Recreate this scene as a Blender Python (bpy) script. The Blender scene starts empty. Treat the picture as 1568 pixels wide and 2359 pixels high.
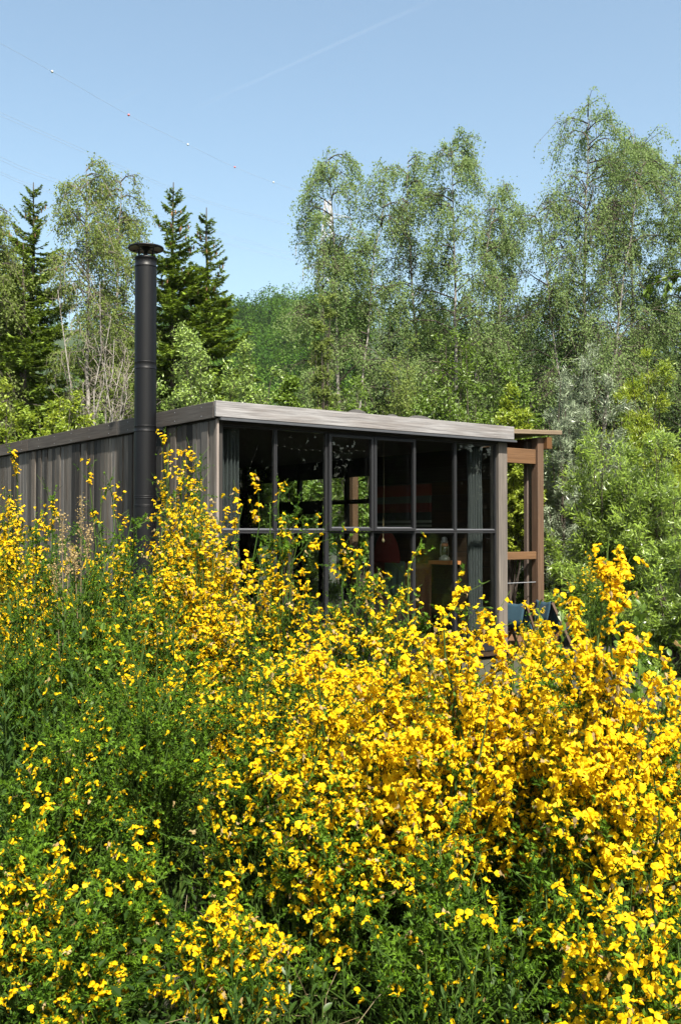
import bpy, math, random
import numpy as np
from mathutils import Vector, Matrix

# ------------------------------------------------------------------ camera, sky, sun, exposure
S = bpy.context.scene
COL = S.collection
R = math.radians
FPX = 2333.0                      # focal length in pixels of a 1568 x 2358 picture
EYE = 1.65
PITCH = math.atan(45.0 / FPX)
cam = bpy.data.cameras.new('camera')
cam.sensor_fit = 'VERTICAL'
cam.sensor_height = 36.0
cam.lens = 36.0 * FPX / 2358.0
cam.clip_start = 0.05
cam.clip_end = 20000
camo = bpy.data.objects.new('camera', cam)
COL.objects.link(camo)
camo.location = (0, 0, EYE)
camo.rotation_euler = (R(90) + PITCH, 0, 0)
S.camera = camo

SUN_EL = R(54)
SUN_TH = R(21)                    # to the right of straight behind the camera
sun_dir = Vector((math.sin(SUN_TH) * math.cos(SUN_EL), -math.cos(SUN_TH) * math.cos(SUN_EL), math.sin(SUN_EL)))
W = bpy.data.worlds.new('World')
S.world = W
W.use_nodes = True
wn = W.node_tree
sky = wn.nodes.new('ShaderNodeTexSky')
sky.sky_type = 'NISHITA'
sky.sun_disc = False
sky.sun_elevation = SUN_EL
sky.sun_rotation = R(180) - SUN_TH
sky.altitude = 300
sky.air_density = 1.0
sky.dust_density = 4.0
sky.ozone_density = 2.0
bg = wn.nodes['Background']
bg.inputs['Strength'].default_value = 0.101
wb = wn.nodes.new('ShaderNodeMix'); wb.data_type = 'RGBA'; wb.blend_type = 'MULTIPLY'; wb.inputs[0].default_value = 1.0
wb.inputs[7].default_value = (1.0, 1.0, 0.85, 1.0)          # the warm white balance of the photograph
wn.links.new(sky.outputs[0], wb.inputs[6])
wn.links.new(wb.outputs[2], bg.inputs['Color'])
sl = bpy.data.lights.new('sun', 'SUN')
sl.energy = 5.0
sl.angle = R(0.53)
sl.color = (1.0, 0.94, 0.84)
so = bpy.data.objects.new('sun', sl)
COL.objects.link(so)
so.rotation_euler = sun_dir.to_track_quat('Z', 'Y').to_euler()
so.location = (20, -30, 60)
S.view_settings.view_transform = 'Standard'
S.view_settings.look = 'None'
S.view_settings.gamma = 1
S.view_settings.use_curve_mapping = False
S.view_settings.exposure = 1.6
S.render.engine = 'CYCLES'
S.cycles.max_bounces = 8
S.cycles.diffuse_bounces = 4
S.cycles.glossy_bounces = 3
S.cycles.transmission_bounces = 4
S.cycles.transparent_max_bounces = 12
S.cycles.sample_clamp_indirect = 4.0
S.cycles.caustics_reflective = False
S.cycles.caustics_refractive = False

# ------------------------------------------------------------------ helpers
def P(x, y, depth):
    """world point at forward distance `depth` that the survey of the photograph places at picture point x, y"""
    c, s = math.cos(PITCH), math.sin(PITCH)
    up = 1179.0 - y
    fy = FPX * c - up * s
    fz = FPX * s + up * c
    k = depth / fy
    return np.array(((x - 784.0) * k, depth, EYE + fz * k))

def gz(x, y):
    """height of the land"""
    x = np.asarray(x, float); y = np.asarray(y, float)
    t = np.clip((y - 75.0) / 225.0, 0, 1)
    s = t * t * (3 - 2 * t)
    h = 57.0 * s - 0.05 * x * s + 2.5 * np.sin(x * 0.03 + 1.0) * s
    near = 0.04 * np.sin(x * 1.7 + 0.3) * np.cos(y * 1.3) + 0.03 * np.sin(x * 0.6 - y * 0.8)
    return h + near

def tag(o, label=None, cat=None, group=None, kind=None):
    if label: o['label'] = label
    if cat: o['category'] = cat
    if group: o['group'] = group
    if kind: o['kind'] = kind
    return o

def empty(name, loc, rz=0.0, label=None, cat=None, group=None):
    o = bpy.data.objects.new(name, None)
    COL.objects.link(o)
    o.location = loc
    o.rotation_euler = (0, 0, rz)
    o.empty_display_size = 0.2
    return tag(o, label, cat, group)

def link(name, me, parent=None, mats=None):
    o = bpy.data.objects.new(name, me)
    COL.objects.link(o)
    if parent is not None: o.parent = parent
    return o

def norm(a):
    return a / np.maximum(np.linalg.norm(a, axis=-1, keepdims=True), 1e-9)

class G:
    """collects vertices and faces, then makes one mesh"""
    def __init__(self):
        self.v, self.q, self.t, self.tv = [], [], [], []
        self.qm, self.tm = [], []
        self.n = 0
    def add(self, v, q=None, t=None, tint=0.5, mat=0):
        v = np.asarray(v, float).reshape(-1, 3)
        self.v.append(v)
        self.tv.append(np.broadcast_to(np.asarray(tint, float), (len(v),)).copy())
        if q is not None and len(q):
            q = np.asarray(q, np.int64).reshape(-1, 4) + self.n
            self.q.append(q); self.qm.append(np.full(len(q), mat))
        if t is not None and len(t):
            t = np.asarray(t, np.int64).reshape(-1, 3) + self.n
            self.t.append(t); self.tm.append(np.full(len(t), mat))
        self.n += len(v)
    def box(self, lo, hi, tint=0.5, mat=0, bev=0.0):
        (x0, y0, z0), (x1, y1, z1) = lo, hi
        v = [(x0, y0, z0), (x1, y0, z0), (x1, y1, z0), (x0, y1, z0), (x0, y0, z1), (x1, y0, z1), (x1, y1, z1), (x0, y1, z1)]
        q = [(0, 3, 2, 1), (4, 5, 6, 7), (0, 1, 5, 4), (1, 2, 6, 5), (2, 3, 7, 6), (3, 0, 4, 7)]
        self.add(v, q, None, tint, mat)
    def beam(self, a, b, w, h, upv=(0, 0, 1), tint=0.5, mat=0):
        a = Vector(a); b = Vector(b); d = (b - a).normalized()
        s = d.cross(Vector(upv)).normalized(); u = s.cross(d).normalized()
        v = []
        for p in (a, b):
            for i, j in ((-1, -1), (1, -1), (1, 1), (-1, 1)):
                v.append(p + s * (i * w / 2) + u * (j * h / 2))
        q = [(0, 3, 2, 1), (4, 5, 6, 7), (0, 1, 5, 4), (1, 2, 6, 5), (2, 3, 7, 6), (3, 0, 4, 7)]
        self.add([tuple(p) for p in v], q, None, tint, mat)
    def tubes(self, pts, rad, sides=4, tint=0.5, mat=0, cap=False):
        """pts (N,K,3), rad (N,K)"""
        pts = np.asarray(pts, float)
        if pts.ndim == 2: pts = pts[None]
        N, K, _ = pts.shape
        rad = np.broadcast_to(np.asarray(rad, float), (N, K))
        d = np.empty_like(pts)
        d[:, 1:-1] = pts[:, 2:] - pts[:, :-2]
        d[:, 0] = pts[:, 1] - pts[:, 0]; d[:, -1] = pts[:, -1] - pts[:, -2]
        d = norm(d)
        ref = np.where(np.abs(d[:, :1, 2:3]) > 0.9, np.array([1.0, 0, 0]), np.array([0, 0, 1.0]))
        ref = np.broadcast_to(ref, d.shape)
        a = norm(np.cross(d, ref)); b = np.cross(d, a)
        ang = np.arange(sides) * 2 * np.pi / sides
        ring = a[:, :, None] * np.cos(ang)[None, None, :, None] + b[:, :, None] * np.sin(ang)[None, None, :, None]
        v = pts[:, :, None] + ring * rad[:, :, None, None]
        idx = np.arange(N * K * sides).reshape(N, K, sides)
        nx = np.roll(idx, -1, 2)
        q = np.stack([idx[:, :-1], nx[:, :-1], nx[:, 1:], idx[:, 1:]], -1).reshape(-1, 4)
        tint = np.asarray(tint, float)
        if tint.ndim == 1 and len(tint) == N: tint = np.repeat(tint, K * sides)
        self.add(v.reshape(-1, 3), q, None, tint, mat)
        if cap:
            for k in (0, K - 1):
                base = self.n
                for i in range(N):
                    ring_v = v[i, k]
                    self.add(np.vstack([ring_v, ring_v.mean(0)]), None,
                             [(j, (j + 1) % sides, sides) for j in range(sides)], 0.5, mat)
    def leaves(self, p, d, n, L, Wd, tint, mat=0, fold=0.15, wide=0.45, tri=False):
        """rhombic folded leaves: base p, direction d, normal n"""
        p = np.asarray(p); d = norm(np.asarray(d)); N = len(p)
        L = np.broadcast_to(np.asarray(L, float), (N,))[:, None]; Wd = np.broadcast_to(np.asarray(Wd, float), (N,))[:, None]
        s = norm(np.cross(d, n)); n = np.cross(s, d)
        if tri:
            v = np.stack([p + s * Wd * .5, p + d * L, p - s * Wd * .5 + d * L * 0.25], 1)
            self.add(v.reshape(-1, 3), None, np.arange(N * 3).reshape(N, 3), np.repeat(np.broadcast_to(tint, (N,)), 3), mat)
            return
        m = p + d * L * wide
        v = np.stack([p, m + s * Wd * .5 + n * Wd * fold, p + d * L - n * L * 0.08, m - s * Wd * .5 + n * Wd * fold], 1)
        i = np.arange(N)[:, None] * 4
        q = i + np.array([0, 1, 2, 3])
        self.add(v.reshape(-1, 3), q, None, np.repeat(np.broadcast_to(tint, (N,)), 4), mat)
    def copies(self, v, t, M, loc, tint, mat=0):
        """copies of a small triangle mesh: M (N,3,3), loc (N,3)"""
        N = len(loc); k = len(v)
        vv = np.einsum('nij,kj->nki', M, v) + loc[:, None]
        tt = (np.arange(N)[:, None, None] * k + np.asarray(t)[None]).reshape(-1, 3)
        self.add(vv.reshape(-1, 3), None, tt, np.repeat(np.broadcast_to(tint, (N,)), k), mat)
    def mesh(self, name, mats, smooth=False):
        me = bpy.data.meshes.new(name)
        v = np.concatenate(self.v); tv = np.concatenate(self.tv)
        q = np.concatenate(self.q) if self.q else np.zeros((0, 4), int)
        t = np.concatenate(self.t) if self.t else np.zeros((0, 3), int)
        me.vertices.add(len(v)); me.vertices.foreach_set('co', v.ravel())
        li = np.concatenate([q.ravel(), t.ravel()])
        me.loops.add(len(li)); me.loops.foreach_set('vertex_index', li)
        ls = np.concatenate([np.arange(len(q)) * 4, len(q) * 4 + np.arange(len(t)) * 3])
        me.polygons.add(len(ls)); me.polygons.foreach_set('loop_start', ls)
        mi = np.concatenate(([np.concatenate(self.qm)] if self.qm else []) + ([np.concatenate(self.tm)] if self.tm else []))
        me.polygons.foreach_set('material_index', mi.astype(np.int32))
        me.polygons.foreach_set('use_smooth', np.full(len(ls), bool(smooth)))
        at = me.attributes.new('tint', 'FLOAT', 'POINT'); at.data.foreach_set('value', tv)
        me.update(calc_edges=True)
        for m in (mats if isinstance(mats, (list, tuple)) else [mats]): me.materials.append(m)
        return me
    def build(self, name, mats, parent=None, smooth=False, origin=None):
        if origin is not None:
            o_ = np.asarray(origin, float)
            self.v = [a - o_ for a in self.v]
        o = link(name, self.mesh(name, mats, smooth), parent)
        if origin is not None: o.location = tuple(origin)
        return o

def lathe(prof, sides=24, c=(0, 0, 0)):
    """(r, z) profile turned about the z axis -> verts, quads"""
    v, q = [], []
    for r, z in prof:
        for i in range(sides):
            a = 2 * math.pi * i / sides
            v.append((c[0] + r * math.cos(a), c[1] + r * math.sin(a), c[2] + z))
    for k in range(len(prof) - 1):
        for i in range(sides):
            j = (i + 1) % sides
            q.append((k * sides + i, k * sides + j, (k + 1) * sides + j, (k + 1) * sides + i))
    return v, q

def bevel(o, w=0.004, seg=2):
    m = o.modifiers.new('bevel', 'BEVEL'); m.width = w; m.segments = seg; m.limit_method = 'ANGLE'
    return o

# ------------------------------------------------------------------ materials
def newmat(name):
    m = bpy.data.materials.new(name); m.use_nodes = True
    nt = m.node_tree; nt.nodes.clear()
    out = nt.nodes.new('ShaderNodeOutputMaterial')
    return m, nt, out

def nd(nt, typ, **kw):
    n = nt.nodes.new(typ)
    for k, v in kw.items():
        if k in n.inputs: n.inputs[k].default_value = v
        else: setattr(n, k, v)
    return n

def c4(c): return (c[0], c[1], c[2], 1.0)

def mixc(nt, fac, a, b):
    n = nt.nodes.new('ShaderNodeMix'); n.data_type = 'RGBA'; n.clamp_factor = True
    for sock, val in ((n.inputs[0], fac), (n.inputs[6], a), (n.inputs[7], b)):
        if isinstance(val, (int, float)): sock.default_value = val
        elif isinstance(val, tuple): sock.default_value = c4(val)
        else: nt.links.new(val, sock)
    return n.outputs[2]

LEAF = 0.62
def leaf_mat(name, c1, c2, transl=0.35, rough=0.45, spec=0.35, tcol=None, rnd=0.0, back=None):
    """tint attribute runs from c1 to c2; light comes through the blade"""
    m, nt, out = newmat(name)
    if 'petal' not in name:
        c1 = tuple(v * LEAF for v in c1); c2 = tuple(v * LEAF for v in c2)
        if back: back = tuple(v * LEAF for v in back)
    at = nd(nt, 'ShaderNodeAttribute', attribute_name='tint')
    fac = at.outputs['Fac']
    if rnd:
        oi = nd(nt, 'ShaderNodeObjectInfo')
        ma = nd(nt, 'ShaderNodeMath', operation='MULTIPLY_ADD'); nt.links.new(oi.outputs['Random'], ma.inputs[0])
        ma.inputs[1].default_value = rnd; nt.links.new(fac, ma.inputs[2])
        fac = ma.outputs[0]
    col = mixc(nt, fac, c1, c2)
    if back is not None:
        ge = nd(nt, 'ShaderNodeNewGeometry')
        col = mixc(nt, ge.outputs['Backfacing'], col, back)
    p = nd(nt, 'ShaderNodeBsdfPrincipled', Roughness=rough)
    p.inputs['Specular IOR Level'].default_value = spec
    nt.links.new(col, p.inputs['Base Color'])
    tr = nd(nt, 'ShaderNodeBsdfTranslucent')
    tc = tcol or tuple(min(1.0, 1.25 * v) for v in c2)
    nt.links.new(mixc(nt, 0.5, col, tc), tr.inputs['Color'])
    mx = nd(nt, 'ShaderNodeMixShader'); mx.inputs[0].default_value = transl
    nt.links.new(p.outputs[0], mx.inputs[1]); nt.links.new(tr.outputs[0], mx.inputs[2])
    nt.links.new(mx.outputs[0], out.inputs[0])
    return m

def plain(name, c, rough=0.6, metal=0.0, spec=0.5, nscale=0.0, namt=0.2, bump=0.0, coat=0.0):
    m, nt, out = newmat(name)
    p = nd(nt, 'ShaderNodeBsdfPrincipled', Roughness=rough, Metallic=metal)
    p.inputs['Specular IOR Level'].default_value = spec
    p.inputs['Base Color'].default_value = c4(c)
    if nscale:
        tc = nd(nt, 'ShaderNodeTexCoord'); n = nd(nt, 'ShaderNodeTexNoise', Scale=nscale, Detail=6.0)
        nt.links.new(tc.outputs['Object'], n.inputs['Vector'])
        nt.links.new(mixc(nt, n.outputs['Fac'], tuple(v * (1 - namt) for v in c), tuple(min(1, v * (1 + namt)) for v in c)), p.inputs['Base Color'])
        if bump:
            b = nd(nt, 'ShaderNodeBump', Strength=bump, Distance=0.004)
            nt.links.new(n.outputs['Fac'], b.inputs['Height']); nt.links.new(b.outputs[0], p.inputs['Normal'])
    nt.links.new(p.outputs[0], out.inputs[0])
    return m

def wood(name, ca, cb, cc, axis='Z', rough=0.75, rnd=0.5, fine=90.0, stain=0.5, spec=0.25):
    """weathered boards: grain stretched along one axis, shifted and toned per board"""
    m, nt, out = newmat(name)
    tc = nd(nt, 'ShaderNodeTexCoord'); oi = nd(nt, 'ShaderNodeObjectInfo')
    off = nd(nt, 'ShaderNodeVectorMath', operation='SCALE'); off.inputs[0].default_value = (37.0, 53.0, 71.0)
    nt.links.new(oi.outputs['Random'], off.inputs['Scale'])
    ad = nd(nt, 'ShaderNodeVectorMath', operation='ADD')
    nt.links.new(tc.outputs['Object'], ad.inputs[0]); nt.links.new(off.outputs[0], ad.inputs[1])
    def noise(sc, stretch, det=5.0, rg=0.6):
        mp = nd(nt, 'ShaderNodeMapping')
        v = [1.0, 1.0, 1.0]; v['XYZ'.index(axis)] = stretch
        mp.inputs['Scale'].default_value = v
        nt.links.new(ad.outputs[0], mp.inputs['Vector'])
        n = nd(nt, 'ShaderNodeTexNoise', Scale=sc, Detail=det, Roughness=rg)
        nt.links.new(mp.outputs[0], n.inputs['Vector'])
        return n.outputs['Fac']
    def ramp(f, a, b):
        r = nd(nt, 'ShaderNodeMapRange'); r.inputs[1].default_value = a; r.inputs[2].default_value = b
        nt.links.new(f, r.inputs[0]); return r.outputs[0]
    grain = noise(fine, 0.03)
    broad = noise(9.0, 0.12, 3.0)
    col = mixc(nt, ramp(grain, 0.3, 0.7), ca, cb)
    f2 = nd(nt, 'ShaderNodeMath', operation='MULTIPLY'); nt.links.new(ramp(broad, 0.42, 0.7), f2.inputs[0]); f2.inputs[1].default_value = stain
    col = mixc(nt, f2.outputs[0], col, cc)
    if rnd:
        hs = nd(nt, 'ShaderNodeHueSaturation')
        mr = nd(nt, 'ShaderNodeMapRange'); mr.inputs[3].default_value = 1 - rnd; mr.inputs[4].default_value = 1 + rnd
        nt.links.new(oi.outputs['Random'], mr.inputs[0]); nt.links.new(mr.outputs[0], hs.inputs['Value'])
        f3 = nd(nt, 'ShaderNodeMath', operation='FRACT'); m3 = nd(nt, 'ShaderNodeMath', operation='MULTIPLY'); m3.inputs[1].default_value = 17.31
        nt.links.new(oi.outputs['Random'], m3.inputs[0]); nt.links.new(m3.outputs[0], f3.inputs[0])
        m4 = nd(nt, 'ShaderNodeMapRange'); m4.inputs[3].default_value = 0.5; m4.inputs[4].default_value = 1.25
        nt.links.new(f3.outputs[0], m4.inputs[0]); nt.links.new(m4.outputs[0], hs.inputs['Saturation'])
        nt.links.new(col, hs.inputs['Color']); col = hs.outputs[0]
    p = nd(nt, 'ShaderNodeBsdfPrincipled', Roughness=rough)
    p.inputs['Specular IOR Level'].default_value = spec
    nt.links.new(col, p.inputs['Base Color'])
    b = nd(nt, 'ShaderNodeBump', Strength=0.5, Distance=0.003)
    nt.links.new(grain, b.inputs['Height']); nt.links.new(b.outputs[0], p.inputs['Normal'])
    nt.links.new(p.outputs[0], out.inputs[0])
    return m

def glass_mat():
    m, nt, out = newmat('window_glass')
    tr = nd(nt, 'ShaderNodeBsdfTransparent'); tr.inputs[0].default_value = (0.94, 0.965, 0.95, 1)
    gl = nd(nt, 'ShaderNodeBsdfGlossy', Roughness=0.005); gl.inputs[0].default_value = (1, 1, 1, 1)
    lw = nd(nt, 'ShaderNodeLayerWeight', Blend=0.5)       # Schlick's curve, the same on both faces
    pw = nd(nt, 'ShaderNodeMath', operation='POWER'); nt.links.new(lw.outputs['Facing'], pw.inputs[0]); pw.inputs[1].default_value = 5.0
    fr = nd(nt, 'ShaderNodeMath', operation='MULTIPLY_ADD'); nt.links.new(pw.outputs[0], fr.inputs[0]); fr.inputs[1].default_value = 0.96; fr.inputs[2].default_value = 0.035
    mx = nd(nt, 'ShaderNodeMixShader'); nt.links.new(fr.outputs[0], mx.inputs[0])
    nt.links.new(tr.outputs[0], mx.inputs[1]); nt.links.new(gl.outputs[0], mx.inputs[2])
    nt.links.new(mx.outputs[0], out.inputs[0])
    return m

M = {}
M['petal'] = leaf_mat('yellow_petal', (0.63, 0.385, 0.002), (0.70, 0.50, 0.010), 0.50, 0.5, 0.10, (0.80, 0.50, 0.0), 0.6)
M['wilted'] = leaf_mat('withered_petal', (0.22, 0.15, 0.06), (0.30, 0.23, 0.11), 0.3, 0.7, 0.1, None, 0.4)
M['broom_leaf'] = leaf_mat('broom_leaf', (0.013, 0.044, 0.003), (0.118, 0.225, 0.012), 0.2, 0.6, 0.10)
M['broom_stem'] = leaf_mat('broom_stem', (0.028, 0.07, 0.008), (0.07, 0.11, 0.02), 0.0, 0.7, 0.1)
M['birch_leaf'] = leaf_mat('birch_leaf', (0.145, 0.23, 0.06), (0.30, 0.42, 0.14), 0.5, 0.55, 0.2)
M['birch_leaf_b'] = leaf_mat('birch_leaf_olive', (0.15, 0.215, 0.04), (0.29, 0.37, 0.09), 0.5, 0.55, 0.2)
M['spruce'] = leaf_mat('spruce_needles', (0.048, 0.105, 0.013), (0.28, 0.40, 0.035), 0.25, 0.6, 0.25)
M['cone'] = plain('spruce_cone', (0.16, 0.085, 0.035), 0.7)
M['willow'] = leaf_mat('willow_leaf', (0.14, 0.235, 0.02), (0.38, 0.54, 0.07), 0.4, 0.33, 0.5, None, 0.0, (0.24, 0.32, 0.14))
M['willow_grey'] = leaf_mat('silver_willow_leaf', (0.16, 0.22, 0.115), (0.37, 0.45, 0.28), 0.3, 0.4, 0.45, None, 0.0, (0.38, 0.43, 0.31))
M['sallow'] = leaf_mat('sallow_leaf', (0.17, 0.28, 0.035), (0.38, 0.53, 0.10), 0.35, 0.4, 0.45, None, 0.0, (0.17, 0.22, 0.10))
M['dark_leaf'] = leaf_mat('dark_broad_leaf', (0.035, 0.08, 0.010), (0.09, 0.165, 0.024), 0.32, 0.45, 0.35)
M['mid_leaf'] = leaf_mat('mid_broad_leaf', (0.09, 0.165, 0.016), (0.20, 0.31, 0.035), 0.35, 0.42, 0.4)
M['lime_leaf'] = leaf_mat('yellowish_leaf', (0.17, 0.28, 0.02), (0.42, 0.50, 0.045), 0.4, 0.42, 0.4)
M['herb_leaf'] = leaf_mat('herb_leaf', (0.018, 0.052, 0.007), (0.060, 0.122, 0.018), 0.22, 0.6, 0.15, None, 0.4)
M['hill_leaf'] = leaf_mat('hill_wood_leaf', (0.022, 0.072, 0.007), (0.095, 0.185, 0.018), 0.3, 0.7, 0.05)
M['grass'] = leaf_mat('grass_blade', (0.018, 0.046, 0.006), (0.06, 0.095, 0.018), 0.35, 0.5, 0.3)
M['straw'] = leaf_mat('dry_stalk', (0.17, 0.13, 0.07), (0.28, 0.23, 0.13), 0.15, 0.7, 0.2)
M['bark'] = plain('brown_bark', (0.05, 0.04, 0.03), 0.9, nscale=14, namt=0.5, bump=0.5)
M['twig'] = plain('brown_twig', (0.045, 0.034, 0.025), 0.85)
M['pale_twig'] = plain('pale_dead_twig', (0.115, 0.10, 0.08), 0.85, nscale=9, namt=0.3)

def birch_bark():
    m, nt, out = newmat('birch_bark')
    tc = nd(nt, 'ShaderNodeTexCoord')
    mp = nd(nt, 'ShaderNodeMapping'); mp.inputs['Scale'].default_value = (1.0, 1.0, 3.2)
    nt.links.new(tc.outputs['Object'], mp.inputs[0])
    n = nd(nt, 'ShaderNodeTexNoise', Scale=3.2, Detail=5.0, Roughness=0.7); nt.links.new(mp.outputs[0], n.inputs['Vector'])
    r = nd(nt, 'ShaderNodeMapRange'); r.inputs[1].default_value = 0.5; r.inputs[2].default_value = 0.6
    nt.links.new(n.outputs['Fac'], r.inputs[0])
    p = nd(nt, 'ShaderNodeBsdfPrincipled', Roughness=0.75)
    nt.links.new(mixc(nt, r.outputs[0], (0.20, 0.185, 0.165), (0.045, 0.038, 0.032)), p.inputs['Base Color'])
    nt.links.new(p.outputs[0], out.inputs[0])
    return m
M['birch_bark'] = birch_bark()

def ground_mat():
    m, nt, out = newmat('meadow_soil')
    tc = nd(nt, 'ShaderNodeTexCoord')
    n = nd(nt, 'ShaderNodeTexNoise', Scale=1.3, Detail=8.0); n2 = nd(nt, 'ShaderNodeTexNoise', Scale=22.0, Detail=6.0)
    for k in (n, n2): nt.links.new(tc.outputs['Object'], k.inputs['Vector'])
    a = mixc(nt, n.outputs['Fac'], (0.012, 0.02, 0.005), (0.026, 0.028, 0.011))
    b = mixc(nt, n2.outputs['Fac'], a, (0.028, 0.024, 0.015))
    p = nd(nt, 'ShaderNodeBsdfPrincipled', Roughness=0.95)
    nt.links.new(b, p.inputs['Base Color'])
    bm = nd(nt, 'ShaderNodeBump', Strength=0.6, Distance=0.03); nt.links.new(n2.outputs['Fac'], bm.inputs['Height']); nt.links.new(bm.outputs[0], p.inputs['Normal'])
    nt.links.new(p.outputs[0], out.inputs[0])
    return m
M['ground'] = ground_mat()
M['hill'] = plain('hill_floor', (0.012, 0.026, 0.006), 0.95, nscale=0.06, namt=0.4)
M['plank'] = wood('weathered_plank', (0.024, 0.021, 0.018), (0.102, 0.094, 0.084), (0.052, 0.037, 0.027), 'Z', 0.8, 0.78)
M['fascia_side'] = wood('dark_fascia_board', (0.038, 0.031, 0.026), (0.085, 0.073, 0.062), (0.05, 0.032, 0.022), 'Y', 0.75, 0.15, 70)
M['fascia'] = wood('grey_fascia_board', (0.085, 0.082, 0.083), (0.255, 0.250, 0.254), (0.125, 0.108, 0.100), 'X', 0.8, 0.05, 75, 0.65)
M['post'] = wood('weathered_post', (0.055, 0.046, 0.039), (0.142, 0.124, 0.106), (0.080, 0.070, 0.064), 'Z', 0.75, 0.06, 60, 0.7)
M['porch'] = wood('brown_porch_timber', (0.055, 0.030, 0.016), (0.108, 0.060, 0.032), (0.062, 0.040, 0.025), 'Z', 0.7, 0.12, 55, 0.5)
M['porch_x'] = wood('brown_porch_rail', (0.072, 0.036, 0.016), (0.13, 0.070, 0.033), (0.082, 0.047, 0.026), 'X', 0.7, 0.0, 55, 0.5)
M['porch_roof'] = wood('pale_roof_board', (0.10, 0.078, 0.058), (0.17, 0.138, 0.105), (0.10, 0.075, 0.055), 'X', 0.75, 0.1, 70, 0.5)
M['trim'] = wood('pinkish_corner_trim', (0.13, 0.095, 0.075), (0.22, 0.168, 0.138), (0.10, 0.08, 0.065), 'Z', 0.8, 0.05)
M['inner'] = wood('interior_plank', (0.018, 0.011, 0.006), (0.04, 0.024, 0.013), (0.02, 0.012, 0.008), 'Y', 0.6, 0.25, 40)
M['steel'] = plain('black_window_metal', (0.012, 0.0125, 0.014), 0.55, 0.0, 0.3, 30, 0.25)
M['flash'] = plain('dark_grey_flashing', (0.065, 0.068, 0.075), 0.42, 0.3, 0.5, 20, 0.2)
M['flue'] = plain('black_flue_paint', (0.0035, 0.0037, 0.0046), 0.46, 0.0, 0.22, 60, 0.2)
M['cap'] = plain('flue_cap_metal', (0.30, 0.24, 0.20), 0.5, 0.0, 0.5, 40, 0.4)
M['felt'] = plain('roof_felt', (0.028, 0.026, 0.025), 0.9, nscale=30, namt=0.3)
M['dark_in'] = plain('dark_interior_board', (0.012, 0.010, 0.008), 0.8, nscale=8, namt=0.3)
M['curtain'] = plain('grey_green_curtain', (0.019, 0.0235, 0.025), 0.9, nscale=80, namt=0.15)
M['glass'] = glass_mat()
M['white_metal'] = plain('white_pylon_paint', (0.27, 0.27, 0.28), 0.5)
M['grey_metal'] = plain('galvanised_steel', (0.22, 0.23, 0.25), 0.5, 0.3)
M['wire'] = plain('power_cable', (0.3, 0.32, 0.35), 0.5, 0.3)
M['ball_white'] = plain('white_marker_ball', (0.5, 0.5, 0.5), 0.4)
M['ball_red'] = plain('red_marker_ball', (0.55, 0.05, 0.035), 0.4)
M['blue_cloth'] = plain('teal_canvas', (0.006, 0.030, 0.048), 0.9, nscale=60, namt=0.2)

# ------------------------------------------------------------------ terrain
def terrain():
    g = G()
    xs = np.concatenate([np.linspace(-500, -30, 24), np.linspace(-25, 25, 51), np.linspace(30, 500, 24)])
    ys = np.concatenate([np.linspace(-120, -10, 8), np.linspace(-6, 40, 47), np.linspace(46, 72, 6)])
    def sheet(xs, ys):
        X, Y = np.meshgrid(xs, ys); Z = gz(X, Y)
        v = np.stack([X, Y, Z], -1).reshape(-1, 3)
        nx, ny = len(xs), len(ys)
        i = np.arange(nx * ny).reshape(ny, nx)
        q = np.stack([i[:-1, :-1], i[:-1, 1:], i[1:, 1:], i[1:, :-1]], -1).reshape(-1, 4)
        return v, q
    v, q = sheet(xs, ys); g.add(v, q)
    tag(g.build('ground', M['ground'], smooth=True), 'grassy ground under the broom bushes and around the cabin', None, None, 'structure')
    h = G(); v, q = sheet(np.linspace(-500, 500, 40), np.concatenate([np.linspace(72, 320, 40), np.linspace(330, 420, 6)])); h.add(v, q)
    tag(h.build('hill', M['hill'], smooth=True), 'wooded hillside rising in the distance', None, None, 'structure')
terrain()

# ------------------------------------------------------------------ cabin
CAB_A = np.array((-1.2985, 10.57, 0.0))
CAB_R = math.atan2(0.602, 0.799)
WID, LEN = 4.39, 8.2
ZT, ZF = 3.01, 2.835
cabin = empty('cabin', tuple(CAB_A), CAB_R, 'flat roofed wooden cabin with weathered planks and a black framed window wall', 'cabin')
UX = np.array((0.799, 0.602, 0)); VX = np.array((-0.602, 0.799, 0))
def cw(x, y, z):
    """cabin coordinates to world"""
    return CAB_A + UX * x + VX * y + np.array((0, 0, z))

rr = random.Random(5)
def plank_mesh(w, h, t, name='plank'):
    g = G(); e = 0.004
    # chamfered edges on the weather face (x = -t side)
    pr = [(0, 0), (-t + e, 0), (-t, e), (-t, w - e), (-t + e, w), (0, w)]
    v = [(x, y, z) for z in (0, h) for x, y in pr]
    n = 6
    q = [(i, i + 1, n + i + 1, n + i) for i in range(n - 1)]
    q.append((n - 1, 0, n, 2 * n - 1))
    g.add(v, q, [(0, 5, 4), (0, 4, 3), (0, 3, 2), (0, 2, 1), (6, 10, 11), (6, 9, 10), (6, 8, 9), (6, 7, 8)])
    return g.mesh(name, M['plank'])

g = G(); g.box((0.03, 0.02, 0.05), (0.09, LEN, ZT - 0.08))
wall = g.build('side_wall', M['dark_in'], cabin)
meshes = {}
y = 0.022
while y < LEN - 0.1:
    w = rr.choice((0.095, 0.108, 0.12, 0.12, 0.135, 0.15))
    if w not in meshes: meshes[w] = plank_mesh(w - 0.010, ZF - 0.02 - 0.08, 0.022)
    o = link('plank', meshes[w], wall)
    o.location = (0.028 - rr.choice((0.0, 0.002, 0.014)), y + rr.uniform(0, 0.004), 0.08 + rr.uniform(-0.004, 0.004))
    y += w
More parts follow.
